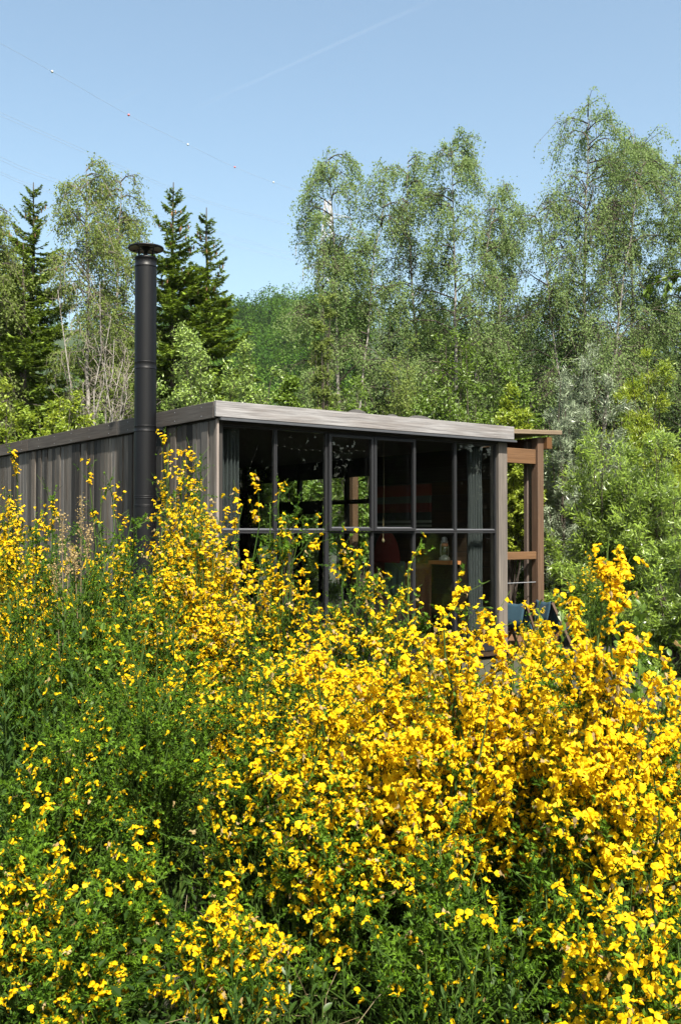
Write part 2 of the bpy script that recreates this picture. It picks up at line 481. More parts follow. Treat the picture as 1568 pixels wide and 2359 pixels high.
# fascia boards along the side, one over the front
yb = 0.0
for ln in (2.35, 3.1, 2.75):
    g = G(); g.box((-0.034, yb + 0.002, ZF + 0.002), (0.0, yb + ln - 0.002, ZT))
    o = bevel(g.build('fascia_board', M['fascia_side'], cabin)); yb += ln
    g = G()
    for yy in np.arange(yb - ln + 0.25, yb, 0.6):
        for zz in (ZF + 0.04, ZT - 0.04):
            g.box((-0.0365, yy - 0.005, zz - 0.005), (-0.0335, yy + 0.005, zz + 0.005))
    g.build('nail_heads', M['grey_metal'], o)['kind'] = 'stuff'
g = G(); g.box((-0.036, -0.06, ZF + 0.012), (WID + 0.02, -0.026, ZT + 0.004))
o = bevel(g.build('fascia_board', M['fascia'], cabin)); o['label'] = 'pale grey front fascia board'
g = G()
g.box((0.02, -0.063, ZF - 0.018), (WID + 0.06, -0.0145, ZF + 0.006))
g.box((0.02, -0.072, ZF - 0.022), (WID + 0.06, -0.0625, ZF - 0.006))
g.build('drip_flashing', M['flash'], cabin)
g = G(); g.box((0.0, -0.024, ZF + 0.03), (WID, LEN, ZT - 0.05))
roof = g.build('roof', M['felt'], cabin)
for fx, wdt, hh in ((1.72, 0.30, 0.05), (2.62, 0.42, 0.045), (2.3, 0.2, 0.03)):
    g = G(); n = 8
    t = np.linspace(0, 1, n)
    top = np.stack([fx + t * wdt, np.full(n, 0.0), ZT + hh * np.sin(t * np.pi) ** 0.7 + 0.004], -1)
    bot = np.stack([fx + t * wdt, np.full(n, 0.25), np.full(n, ZT - 0.04)], -1)
    frt = np.stack([fx + t * wdt, np.full(n, -0.03), np.full(n, ZT - 0.02)], -1)
    v = np.concatenate([frt, top, bot]); q = []
    for k in (0, 1):
        for i in range(n - 1): q.append((k * n + i, k * n + i + 1, (k + 1) * n + i + 1, (k + 1) * n + i))
    g.add(v, q); g.build('felt_flap', M['felt'], roof, smooth=True)
# moss and needles along the roof edge
rg = np.random.default_rng(3)
g = G(); N = 900
pp = np.stack([rg.uniform(0, WID, N), rg.uniform(0.0, 0.35, N), np.full(N, ZT - 0.05)], -1)
dd = rg.normal(0, 0.6, (N, 3)); dd[:, 2] = 1
g.leaves(pp, dd, rg.normal(0, 1, (N, 3)), rg.uniform(0.04, 0.085, N), 0.008, rg.random(N))
mo = g.build('moss', M['grass'], roof); mo['kind'] = 'stuff'
# corners
g = G(); g.box((0.004, -0.012, 0.08), (0.03, 0.018, ZF - 0.004)); bevel(g.build('corner_trim', M['trim'], cabin), 0.003)
g = G(); g.box((4.215, 0.03, 0.02), (4.375, 0.19, ZF - 0.026)); bevel(g.build('corner_post', M['post'], cabin), 0.006)
# floor, ceiling, rear wall, solid part of the far side wall
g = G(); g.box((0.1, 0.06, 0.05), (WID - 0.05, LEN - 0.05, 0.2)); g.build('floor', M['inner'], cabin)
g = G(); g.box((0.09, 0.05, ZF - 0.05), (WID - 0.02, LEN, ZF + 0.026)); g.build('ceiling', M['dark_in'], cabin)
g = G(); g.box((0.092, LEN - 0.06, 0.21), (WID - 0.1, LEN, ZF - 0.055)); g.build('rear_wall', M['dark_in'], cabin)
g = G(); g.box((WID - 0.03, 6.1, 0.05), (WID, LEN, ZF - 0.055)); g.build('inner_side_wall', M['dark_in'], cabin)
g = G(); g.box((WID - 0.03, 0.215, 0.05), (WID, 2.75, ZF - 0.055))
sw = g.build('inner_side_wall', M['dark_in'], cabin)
pm = {}
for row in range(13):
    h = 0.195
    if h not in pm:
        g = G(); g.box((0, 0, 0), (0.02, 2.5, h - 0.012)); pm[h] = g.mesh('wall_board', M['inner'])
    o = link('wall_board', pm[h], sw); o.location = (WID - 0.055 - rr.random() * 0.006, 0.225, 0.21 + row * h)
# window wall: six columns, two rows
XS = [0.104, 0.792, 1.488, 2.148, 2.80, 3.489, 4.213]
ZM = EYE                             # the transom sits at eye level
def bars(g, x0, x1, z0, z1, y0, y1, w):
    g.box((x0, y0, z0), (x0 + w, y1, z1)); g.box((x1 - w, y0, z0), (x1, y1, z1))
    g.box((x0 + w, y0, z0), (x1 - w, y1, z0 + w)); g.box((x0 + w, y0, z1 - w), (x1 - w, y1, z1))
for i in range(6):
    for r_ in range(2):
        x0, x1 = XS[i] + 0.002, XS[i + 1] - 0.002
        z0, z1 = (ZM + 0.002, ZF - 0.052) if r_ else (0.21, ZM - 0.002)
        g = G(); bars(g, x0, x1, z0, z1, 0.07, 0.115, 0.018)
        f = bevel(g.build('window', M['steel'], cabin), 0.002, 1)
        if r_:
            yo = 0.03 if i in (2, 3) else 0.07
            g = G(); zb = z0 + (0.038 if i in (2, 3) else 0.0182); a_, b_ = x0 + 0.024, x1 - 0.024
            v = [(a_, yo + 0.002, zb - 0.012), (b_, yo + 0.002, zb - 0.012), (b_, 0.094, zb + 0.014), (a_, 0.094, zb + 0.014), (a_, 0.094, zb - 0.012), (b_, 0.094, zb - 0.012)]
            g.add(v, [(0, 1, 2, 3), (4, 3, 2, 5), (0, 4, 5, 1)], [(0, 3, 4), (1, 5, 2)])
            g.build('glazing_bead', M['flash'], f)
        if r_ and i in (2, 3):
            f['label'] = 'opening casement window with thick sash'
            g = G(); bars(g, x0 + 0.004, x1 - 0.004, z0 + 0.004, z1 - 0.02, 0.03, 0.069, 0.034)
            bevel(g.build('sash', M['steel'], f), 0.003, 1)
        g = G(); g.box((x0 + 0.0185, 0.094, z0 + 0.0185), (x1 - 0.0185, 0.1, z1 - 0.0185)); g.build('pane', M['glass'], f)
g = G(); g.box((0.031, 0.06, 0.2), (0.103, 0.12, ZF - 0.03)); g.build('window_jamb', M['steel'], cabin)
g = G(); g.box((0.104, 0.06, ZF - 0.05), (4.19, 0.12, ZF - 0.024)); g.box((0.104, 0.05, 0.12), (4.19, 0.14, 0.208)); g.build('window_head', M['steel'], cabin)
# glazed far side: seen through the front panes
def side_glazing():
    y0, y1 = 2.76, 6.09
    ys = [2.76, 3.45, 4.0, 4.75, 5.4, 6.09]
    g = G()
    for k, yy in enumerate(ys):
        w = 0.1 if k in (0, 5) else 0.07
        g.box((WID - 0.07, yy - w / 2, 0.2), (WID - 0.01, yy + w / 2, ZF - 0.052))
    for k in range(5):
        a, b = ys[k] + 0.0505, ys[k + 1] - 0.0505
        for z, h in ((2.08, 0.07), (2.50, 0.33), (0.2, 0.12)):
            g.box((WID - 0.068, a, z), (WID - 0.012, b, min(z + h, ZF - 0.053)))
    a, b = ys[2] + 0.0505, ys[4] - 0.0505
    g.box((WID - 0.075, 4.05, 0.2), (WID - 0.0715, 4.16, 2.1)); g.box((WID - 0.075, 4.63, 0.2), (WID - 0.0715, 4.87, 2.1)); g.box((WID - 0.075, 5.25, 0.2), (WID - 0.0715, 5.36, 2.1))
    g.box((WID - 0.0752, 4.1605, 1.94), (WID - 0.0718, 4.6295, 2.09)); g.box((WID - 0.0752, 4.8705, 1.94), (WID - 0.0718, 5.2495, 2.09))
    f = g.build('window', M['steel'], cabin); f['label'] = 'glazed door and windows on the far side'
    for k in range(5):
        p = G(); p.box((WID - 0.042, ys[k] + 0.052, 0.325), (WID - 0.037, ys[k + 1] - 0.052, 2.495)); p.build('pane', M['glass'], f)
side_glazing()

# ------------------------------------------------------------------ flue pipe
CH = cw(-0.22, 1.2, 0.0)
def flue():
    root = empty('flue_pipe', (CH[0], CH[1], 0.0), CAB_R, 'tall black steel flue pipe with round rain cap beside the plank wall', 'chimney')
    r = 0.1215
    def turned(name, prof, mat, parent, sides=40):
        g = G(); v, q = lathe(prof, sides); g.add(v, q)
        return g.build(name, mat, parent, smooth=True)
    for z0, z1 in ((0.12, 1.98), (1.98, 3.50), (3.50, 4.63)):
        o = turned('pipe_section', [(r, z0), (r, z1)], M['flue'], root)
    for z0, z1 in ((2.02, 2.055), (2.77, 2.84), (3.475, 3.56), (1.925, 1.955)):
        turned('locking_band', [(r, z0), (r + 0.0035, z0 + 0.003), (r + 0.0045, z0 + 0.006), (r + 0.002, z0 + 0.010), (r + 0.002, z1 - 0.010), (r + 0.0045, z1 - 0.006), (r + 0.0035, z1 - 0.003), (r, z1)], M['flue'], root)
    turned('pipe_top', [(r, 4.628), (r + 0.004, 4.632), (r + 0.004, 4.645), (r - 0.003, 4.652), (r - 0.003, 4.715), (r + 0.005, 4.722), (r + 0.006, 4.74), (r - 0.004, 4.748), (r - 0.02, 4.745), (r - 0.03, 4.70), (r - 0.032, 4.3)], M['flue'], root)
    zc = 4.855
    cp = empty('rain_cap', (0, 0, 0)); cp.parent = root
    turned('cap_disc', [(0.0, zc + 0.02), (0.10, zc + 0.016), (0.188, zc + 0.004), (0.196, zc - 0.002), (0.196, zc - 0.012), (0.188, zc - 0.012), (0.183, zc - 0.002), (0.10, zc + 0.008), (0.0, zc + 0.012)], M['cap'], cp, 48)
    turned('cap_cone', [(0.001, zc - 0.085), (0.02, zc - 0.08), (0.022, zc - 0.04), (0.045, zc - 0.015), (0.06, zc + 0.006)], M['flue'], cp, 20)
    turned('cap_rim', [(0.185, zc - 0.014), (0.199, zc - 0.016), (0.202, zc - 0.004), (0.199, zc + 0.006), (0.186, zc + 0.004)], M['flue'], cp, 48)
    for k in range(4):
        a = k * math.pi / 2 + 0.4
        g = G()
        c, s = math.cos(a), math.sin(a)
        g.beam((c * 0.104, s * 0.104, 4.735), (c * 0.112, s * 0.112, zc + 0.002), 0.012, 0.004, (c, s, 0))
        g.beam((c * 0.03, s * 0.03, zc - 0.006), (c * 0.186, s * 0.186, zc - 0.005), 0.016, 0.006)
        g.build('cap_strut', M['flue'], cp)
    for z in (2.80, 2.04):
        g = G()
        for dy in (-0.035, 0.035):
            g.beam((0.09, dy, z), (0.19, dy, z), 0.012, 0.03)
        g.box((0.188, -0.075, z - 0.05), (0.196, 0.075, z + 0.05))
        for dy in (-0.055, 0.055): g.tubes(np.array([[(0.15, dy, z), (0.187, dy, z)]]), np.array([[0.008, 0.008]]), 6, cap=True)
        g.box((0.115, -0.06, z - 0.018), (0.135, 0.06, z + 0.018))
        g.build('wall_bracket', M['flue'], root)
    return root
flue()

# ------------------------------------------------------------------ porch beside the cabin
def porch():
    root = empty('porch', tuple(cw(WID, 0.6, 0)), CAB_R, 'brown timber porch with plank roof, post and rails behind the grey corner post', 'porch')
    # porch coordinates: x outward from the cabin wall, y to the rear
    zl, zr = 2.985, 3.05
    for k in range(16):
        g = G()
        y0 = -0.09 + k * 0.205
        g.beam((0.02, y0 + 0.1, zl + 0.03 - rr.random() * 0.004), (1.62 + rr.uniform(-0.02, 0.02) * (k > 0), y0 + 0.1, zr + 0.03 - rr.random() * 0.004), 0.198, 0.05 if k else 0.062)
        bevel(g.build('roof_board', M['porch_roof'], root), 0.004, 1)
    def tim(name, lo, hi, mat=None, b=0.006):
        g = G(); g.box(lo, hi)
        return bevel(g.build(name, mat or M['porch'], root), b, 1)
    tim('post', (1.20, 0.0, 0.0), (1.325, 0.125, 2.99))
    tim('post', (1.195, 0.20, 0.0), (1.315, 0.27, 2.95))
    for yy in (2.4, 4.3):
        tim('post', (1.2, yy, 0.0), (1.32, yy + 0.12, 2.95))
    # sloped rafter end beside the post
    g = G()
    v = [(1.332, -0.05, 2.99), (1.332, -0.05, 2.86), (1.332, 3.2, 2.86), (1.332, 3.2, 2.99)]
    g.box((1.332, -0.06, 2.83), (1.44, 3.2, 3.0)); bevel(g.build('roof_beam', M['porch'], root), 0.006, 1)
    tim('beam', (0.0, 0.035, 2.61), (1.198, 0.085, 2.82), M['porch_x'])
    tim('beam', (0.0, 3.0, 2.66), (1.6, 3.05, 2.95), M['porch_x'])
    tim('beam', (1.215, 0.41, 2.66), (1.295, 3.0, 2.85), M['porch'])
    tim('handrail', (0.0, 0.03, 1.255), (1.198, 0.085, 1.365), M['porch_x'])
    g = G(); g.box((0.0, -0.1, 0.02), (1.5, 5.0, 0.14)); g.build('deck', M['porch_x'], root)
    g = G(); g.tubes(np.array([[(0.0, 0.05, 0.93), (1.2, 0.05, 0.93)]]), np.array([[0.006, 0.006]]), 5); g.build('rail_wire', M['grey_metal'], root)
porch()

def deck_chair(pos, rz, label):
    root = empty('deck_chair', tuple(pos), rz, label, 'deck chair', 'blue canvas chairs on the porch')
    root.scale = (0.66, 0.7, 0.80)
    g = G(); g.beam((-0.28, -0.30, 0.0), (-0.28, 0.18, 0.78), 0.03, 0.05); f = g.build('side_rail', M['porch'], root)
    g = G(); g.beam((0.28, -0.30, 0.0), (0.28, 0.18, 0.78), 0.03, 0.05); g.build('side_rail', M['porch'], root)
    g = G(); g.beam((-0.25, 0.35, 0.0), (-0.25, -0.25, 0.45), 0.03, 0.05); g.beam((0.25, 0.35, 0.0), (0.25, -0.25, 0.45), 0.03, 0.05)
    g.build('support_leg', M['porch'], root)
    n, K = 9, 14
    g = G(); v = []
    prof = [(0.30, 0.42), (0.27, 0.56), (0.23, 0.68), (0.205, 0.76), (0.19, 0.80), (0.165, 0.806), (0.15, 0.77), (0.11, 0.66), (0.06, 0.52), (0.0, 0.38), (-0.1, 0.30), (-0.2, 0.33), (-0.3, 0.40), (-0.31, 0.42)]
    for k, (yy, zz) in enumerate(prof):
        for i in range(n):
            u = i / (n - 1) * 2 - 1
            v.append((u * 0.26, yy + 0.012 * math.sin(3 * u + k), zz - 0.03 * (1 - u * u) * (k < 9) + 0.006 * math.sin(7 * u)))
    q = [(k * n + i, k * n + i + 1, (k + 1) * n + i + 1, (k + 1) * n + i) for k in range(K - 1) for i in range(n - 1)]
    g.add(v, q); o = g.build('canvas_sling', M['blue_cloth'], root, smooth=True)
    m = o.modifiers.new('thick', 'SOLIDIFY'); m.thickness = 0.004
deck_chair(cw(WID + 0.42, 0.22, 0.06), CAB_R + 1.7, 'teal canvas deck chair close beside the grey corner post of the cabin')
deck_chair(cw(WID + 0.98, 0.16, 0.06), CAB_R + 1.35, 'teal canvas deck chair at the foot of the brown porch post')

# ------------------------------------------------------------------ things inside the cabin
def curtain(x0, x1, yc, label, folds, seed):
    rg = np.random.default_rng(seed)
    nx, nz = folds * 10 + 1, 8
    g = G(); v = []
    ph = rg.uniform(-.4, .4, folds + 1)
    for k in range(nz):
        z = 0.25 + (ZF - 0.08 - 0.25) * k / (nz - 1)
        sp = 1 - 0.05 * k / nz
        for i in range(nx):
            t = i / (nx - 1)
            yy = yc + 0.032 * math.sin(2 * math.pi * folds * t + ph[int(t * folds)] * (1 - k / nz)) + 0.006 * math.sin(5 * z + 9 * t)
            v.append((x0 + (x1 - x0) * (t * sp), yy, z))
    q = [(k * nx + i, k * nx + i + 1, (k + 1) * nx + i + 1, (k + 1) * nx + i) for k in range(nz - 1) for i in range(nx - 1)]
    w = np.array([cw(*p) for p in v]); base = cw((x0 + x1) / 2, yc, 0.25)
    g.add(w, q)
    tag(g.build('curtain', M['curtain'], None, True, base), label, 'curtain', 'grey curtains at the window ends')
curtain(0.13, 0.42, 0.225, 'grey green pleated curtain behind the pane nearest the plank wall', 6, 1)
curtain(3.86, 4.10, 0.235, 'grey green pleated curtain beside the thick grey corner post', 5, 2)

def striped_mat():
    m, nt, out = newmat('striped_blanket')
    at = nd(nt, 'ShaderNodeAttribute', attribute_name='tint')
    cr = nd(nt, 'ShaderNodeValToRGB'); cr.color_ramp.interpolation = 'CONSTANT'
    e = cr.color_ramp.elements
    e[0].position = 0; e[0].color = (0.012, 0.016, 0.015, 1); e[1].position = 0.04; e[1].color = (0.15, 0.17, 0.15, 1)
    for p, c in ((0.085, (0.012, 0.016, 0.015)), (0.13, (0.15, 0.17, 0.15)), (0.18, (0.012, 0.016, 0.015)), (0.36, (0.07, 0.01, 0.007)), (0.56, (0.06, 0.07, 0.055)), (0.72, (0.12, 0.022, 0.012)), (0.97, (0.05, 0.03, 0.02))):
        x = e.new(p); x.color = c4(c)
    nt.links.new(at.outputs['Fac'], cr.inputs[0])
    p = nd(nt, 'ShaderNodeBsdfPrincipled', Roughness=0.95); nt.links.new(cr.outputs[0], p.inputs['Base Color'])
    nt.links.new(p.outputs[0], out.inputs[0])
    return m
M['stripes'] = striped_mat()
M['brown_cloth'] = plain('rust_brown_cloth', (0.15, 0.06, 0.04), 0.95, nscale=40, namt=0.2)
M['green_cloth'] = plain('grey_green_cloth', (0.085, 0.125, 0.10), 0.95, nscale=40, namt=0.2)
M['red_cloth'] = plain('dark_red_cloth', (0.11, 0.009, 0.007), 0.95, nscale=40, namt=0.2)
def hanging(name, label, cat, y0, y1, z0, z1, mat, xoff, seed, amp=0.02, folds=5, round_top=False):
    """cloth hanging flat against the far side wall"""
    g = G(); nx, nz = 33, 9; v = []; ti = []
    for k in range(nz):
        f = k / (nz - 1)
        for i in range(nx):
            t = i / (nx - 1)
            z = z0 + (z1 - z0) * f
            if round_top: z = z0 + (z - z0) * math.sqrt(max(0.02, 1 - (2 * t - 1) ** 2))
            v.append(cw(WID - xoff - amp * math.sin(t * folds * 6.28 + seed) * (1.15 - f), y0 + (y1 - y0) * t, z)); ti.append(f)
    q = [(k * nx + i, k * nx + i + 1, (k + 1) * nx + i + 1, (k + 1) * nx + i) for k in range(nz - 1) for i in range(nx - 1)]
    g.add(v, q, None, np.array(ti))
    o = g.build(name, mat, None, True, cw(WID - xoff, (y0 + y1) / 2, z0)); m = o.modifiers.new('thick', 'SOLIDIFY'); m.thickness = 0.008
    tag(o, label, cat)
hanging('blanket', 'striped red, grey and white blanket hanging high on the inside wall', 'blanket', 1.38, 2.7, 1.69, 2.34, M['stripes'], 0.12, 0.5, 0.008, 3)
hanging('cloth_screen', 'rust brown cloth hanging inside the cabin below the striped blanket', 'cloth', 1.38, 2.72, 0.25, 1.2, M['brown_cloth'], 0.12, 1.5, 0.02, 5)
hanging('towel', 'grey green towel over the rust brown cloth inside the cabin', 'towel', 1.9, 2.35, 0.7, 1.22, M['green_cloth'], 0.17, 2.5, 0.015, 3)
hanging('cushion', 'dark red rounded cushion standing above the grey green towel', 'cushion', 1.85, 2.45, 1.2, 1.66, M['red_cloth'], 0.3, 0.2, 0.05, 0.5, True)

def lantern():
    c = cw(WID - 0.16, 1.08, 0.0); zs = 1.25
    g = G(); g.box((-0.1, -0.22, zs - 0.05), (0.1, 0.22, zs))
    M['shelf'] = wood('orange_shelf_wood', (0.34, 0.13, 0.045), (0.5, 0.22, 0.08), (0.4, 0.16, 0.06), 'Y', 0.5, 0.0)
    o = g.build('shelf', M['shelf'], cabin); o.location = (WID - 0.16, 1.08, 0)
    root = empty('lantern', (c[0], c[1], zs), 0, 'white storm lantern standing on the small wooden shelf inside', 'lantern')
    M['enamel'] = plain('white_enamel', (0.3, 0.3, 0.29), 0.35, nscale=30, namt=0.1)
    M['rust'] = plain('rusty_collar', (0.42, 0.17, 0.08), 0.6)
    M['globe'] = glass_mat()
    def t(name, prof, mat):
        g = G(); v, q = lathe(prof, 20); g.add(v, q); g.build(name, mat, root, smooth=True)
    t('tank', [(0.0, 0.002), (0.075, 0.002), (0.08, 0.02), (0.07, 0.045), (0.035, 0.06), (0.03, 0.075), (0.0, 0.08)], M['enamel'])
    t('glass_globe', [(0.03, 0.082), (0.05, 0.11), (0.055, 0.14), (0.045, 0.175), (0.034, 0.195)], M['globe'])
    t('collar', [(0.036, 0.196), (0.05, 0.2), (0.048, 0.235), (0.03, 0.24)], M['rust'])
    t('chimney_hood', [(0.03, 0.242), (0.052, 0.25), (0.045, 0.275), (0.036, 0.28), (0.04, 0.30), (0.03, 0.32), (0.0, 0.33)], M['enamel'])
    for s in (-1, 1):
        g = G(); a = np.array([(s * 0.07 * .707, s * 0.07 * .707, 0.03), (s * 0.085 * .707, s * 0.085 * .707, 0.12), (s * 0.08 * .707, s * 0.08 * .707, 0.22), (s * 0.04 * .707, s * 0.04 * .707, 0.26)])
        g.tubes(a, np.full((1, 4), 0.006), 6); g.build('side_tube', M['enamel'], root)
lantern()

def string_lights():
    M['bulb'] = None
    m, nt, out = newmat('tiny_lit_bulb'); e = nd(nt, 'ShaderNodeEmission', Strength=0.2); e.inputs[0].default_value = (1, 0.93, 0.8, 1); nt.links.new(e.outputs[0], out.inputs[0])
    path = [(570, 1097, 12.9), (581, 1062, 13.0), (596, 1022, 13.1), (612, 1021, 13.2), (640, 1027, 13.3), (690, 1034, 13.4), (740, 1039, 13.5), (790, 1040, 13.5), (840, 1037, 13.5), (868, 1032, 13.5), (885, 1031, 13.5)]
    pts = np.array([P(*p) for p in path])
    root = empty('string_lights', tuple(pts[2]), 0, 'string of tiny white lights under the ceiling inside the cabin', 'string lights')
    g = G(); g.tubes(pts - pts[2], np.full((1, len(pts)), 0.003), 4); g.build('cord', M['twig'], root)
    seg = np.linalg.norm(np.diff(pts, axis=0), axis=1); cs = np.concatenate([[0], np.cumsum(seg)])
    v, q = lathe([(0.0, -0.004), (0.0032, -0.0015), (0.0032, 0.0015), (0.0, 0.004)], 6)
    g = G(); g.add(v, q); me = g.mesh('bulb', m)
    for s in np.arange(0.02, cs[-1], 0.098):
        o = link('bulb', me, root); o.location = tuple(np.array([np.interp(s, cs, pts[:, k]) for k in range(3)]) - pts[2] + np.array((0, 0, rr.uniform(-.012, .012))))
string_lights()
def pull_cord():
    a, b = P(883, 1010, 12.75), P(882, 1245, 12.75)
    root = empty('pull_cord', tuple(a), 0, 'thin pull cord with a knot hanging behind the middle panes', 'cord')
    g = G(); g.tubes(np.array([(0, 0, 0), tuple((b - a) * .5 + np.array((0.006, 0, 0))), tuple(b - a)]), np.full((1, 3), 0.0035), 5); g.build('cord', M['straw'], root)
    v, q = lathe([(0, -0.03), (0.014, -0.02), (0.02, 0.0), (0.012, 0.02), (0.003, 0.03)], 10); g = G(); g.add(np.array(v) + (b - a), q); g.build('knot', M['straw'], root, smooth=True)
pull_cord()

# ------------------------------------------------------------------ plants
def interp_poly(Pl, i, t):
    """points and tangents at parameter t (0..1) on polylines Pl[i]"""
    K = Pl.shape[1]
    f = np.clip(t, 0, 0.9999) * (K - 1); k = f.astype(int); f = (f - k)[:, None]
    a, b = Pl[i, k], Pl[i, k + 1]
    return a + (b - a) * f, norm(b - a)

def branch(rg, Pl, per, t0, t1, ln, ang, upb, K=4, jit=0.0, out=None, droop=0.0, outb=0.0):
    """side shoots: `per` of them on every polyline"""
    N = len(Pl)
    i = np.repeat(np.arange(N), per)
    t = t0 + (t1 - t0) * (np.tile(np.arange(per), N) + rg.random(N * per)) / per
    p, d = interp_poly(Pl, i, t)
    r = norm(rg.normal(0, 1, d.shape)); s = norm(r - (r * d).sum(1, keepdims=True) * d)
    if out is not None:
        o = p - out; o[:, 2] *= 0.3; s = norm(s + outb * norm(o))
    a = np.radians(rg.uniform(ang[0], ang[1], len(i)))[:, None]
    dd = norm(d * np.cos(a) + s * np.sin(a) + np.array([0, 0, upb]))
    L = (rg.uniform(ln[0], ln[1], len(i)) * (1.1 - 0.5 * t))[:, None]
    k = np.linspace(0, 1, K)[None, :, None]
    pts = p[:, None] + dd[:, None] * (L[:, None] * k)
    pts[:, :, 2] += (upb * 0.5 * L) * k[0, :, 0] ** 2 - droop * L * k[0, :, 0] ** 2.2
    if jit: pts[:, 1:] += rg.normal(0, 1, pts[:, 1:].shape) * jit * L[:, None]
    return pts, t

def bez(a, c, b, K):
    t = np.linspace(0, 1, K)[None, :, None]
    return (1 - t) ** 2 * a[:, None] + 2 * t * (1 - t) * c[:, None] + t * t * b[:, None]

# ---- broom flower: round banner petal, two wings, keel
def flower_geo(var):
    v, t = [], []
    n = 8
    v.append((0.001, 0, 0.003))
    for k in range(n):
        a = 2 * math.pi * k / n + math.pi / 2
        r = 0.0112 * (0.8 if k == 0 else 1.0)
        y, z = r * math.cos(a), r * math.sin(a) * (0.92 if math.sin(a) > 0 else 0.7)
        v.append((-0.35 * abs(y) * var[0] - (0.004 * var[1] if z > 0 else -0.001), y, z + 0.005))
    t += [(0, 1 + k, 1 + (k + 1) % n) for k in range(n)]
    b = len(v)
    ax = np.array((0.62, 0, -0.72 * var[2])); ax /= np.linalg.norm(ax)
    up = np.array((0.72, 0, 0.62)); sd = np.array((0, 1, 0))
    c = ax * 0.0075
    L, Wd, H = 0.0088, 0.0052 * var[3], 0.0050
    for p in (ax * -L, ax * L, sd * Wd + ax * 0.002, -sd * Wd + ax * 0.002, up * H, -up * H): v.append(tuple(c + p))
    e = [(0, 2, 4), (0, 4, 3), (0, 3, 5), (0, 5, 2), (1, 4, 2), (1, 3, 4), (1, 5, 3), (1, 2, 5)]
    t += [(b + i, b + j, b + k) for i, j, k in e]
    return np.array(v), np.array(t)
FLOW = [flower_geo(p) for p in ((1, 1, 1, 1), (1.5, 1.6, 1.1, 1.1), (0.6, 0.4, 0.8, 1.25), (2.2, 0.8, 1.3, 0.8))]
def flower_small(var):
    v, t = [(0.001, 0, 0.003)], []
    for k in range(5):
        a = 2 * math.pi * k / 5 + math.pi / 2
        y, z = 0.0115 * math.cos(a), 0.0105 * math.sin(a)
        v.append((-0.35 * abs(y) * var[0] - (0.004 * var[1] if z > 0 else -0.001), y, z + 0.005))
    t += [(0, 1 + k, 1 + (k + 1) % 5) for k in range(5)]
    v += [(-0.001, 0, 0.001), (0.006, 0.0055 * var[3], -0.004), (0.006, -0.0055 * var[3], -0.004), (0.0095, 0, -0.0105 * var[2]), (0.0095, 0, -0.001)]
    t += [(6, 7, 10), (6, 10, 8), (10, 7, 9), (10, 9, 8)]
    return np.array(v), np.array(t)
FSMALL = [flower_small(p) for p in ((1, 1, 1, 1), (1.5, 1.6, 1.1, 1.1), (0.6, 0.4, 0.8, 1.25), (2.2, 0.8, 1.3, 0.8))]
FMESH = []
for fv, ft in FLOW:
    g = G(); g.add(fv, None, ft, 0.25); FMESH.append(g.mesh('flower', M['petal'], smooth=False))
g = G(); g.add(FLOW[3][0] * np.array((0.7, 0.55, 0.9)), None, FLOW[3][1], 0.25); WMESH = g.mesh('withered_flower', M['wilted'])

def frames(rg, f):
    """rotation matrices whose x axis is f"""
    f = norm(f); up = np.array([0, 0, 1.0]) + rg.normal(0, 0.25, f.shape)
    y = norm(np.cross(up, f)); z = np.cross(f, y)
    return np.stack([f, y, z], -1)

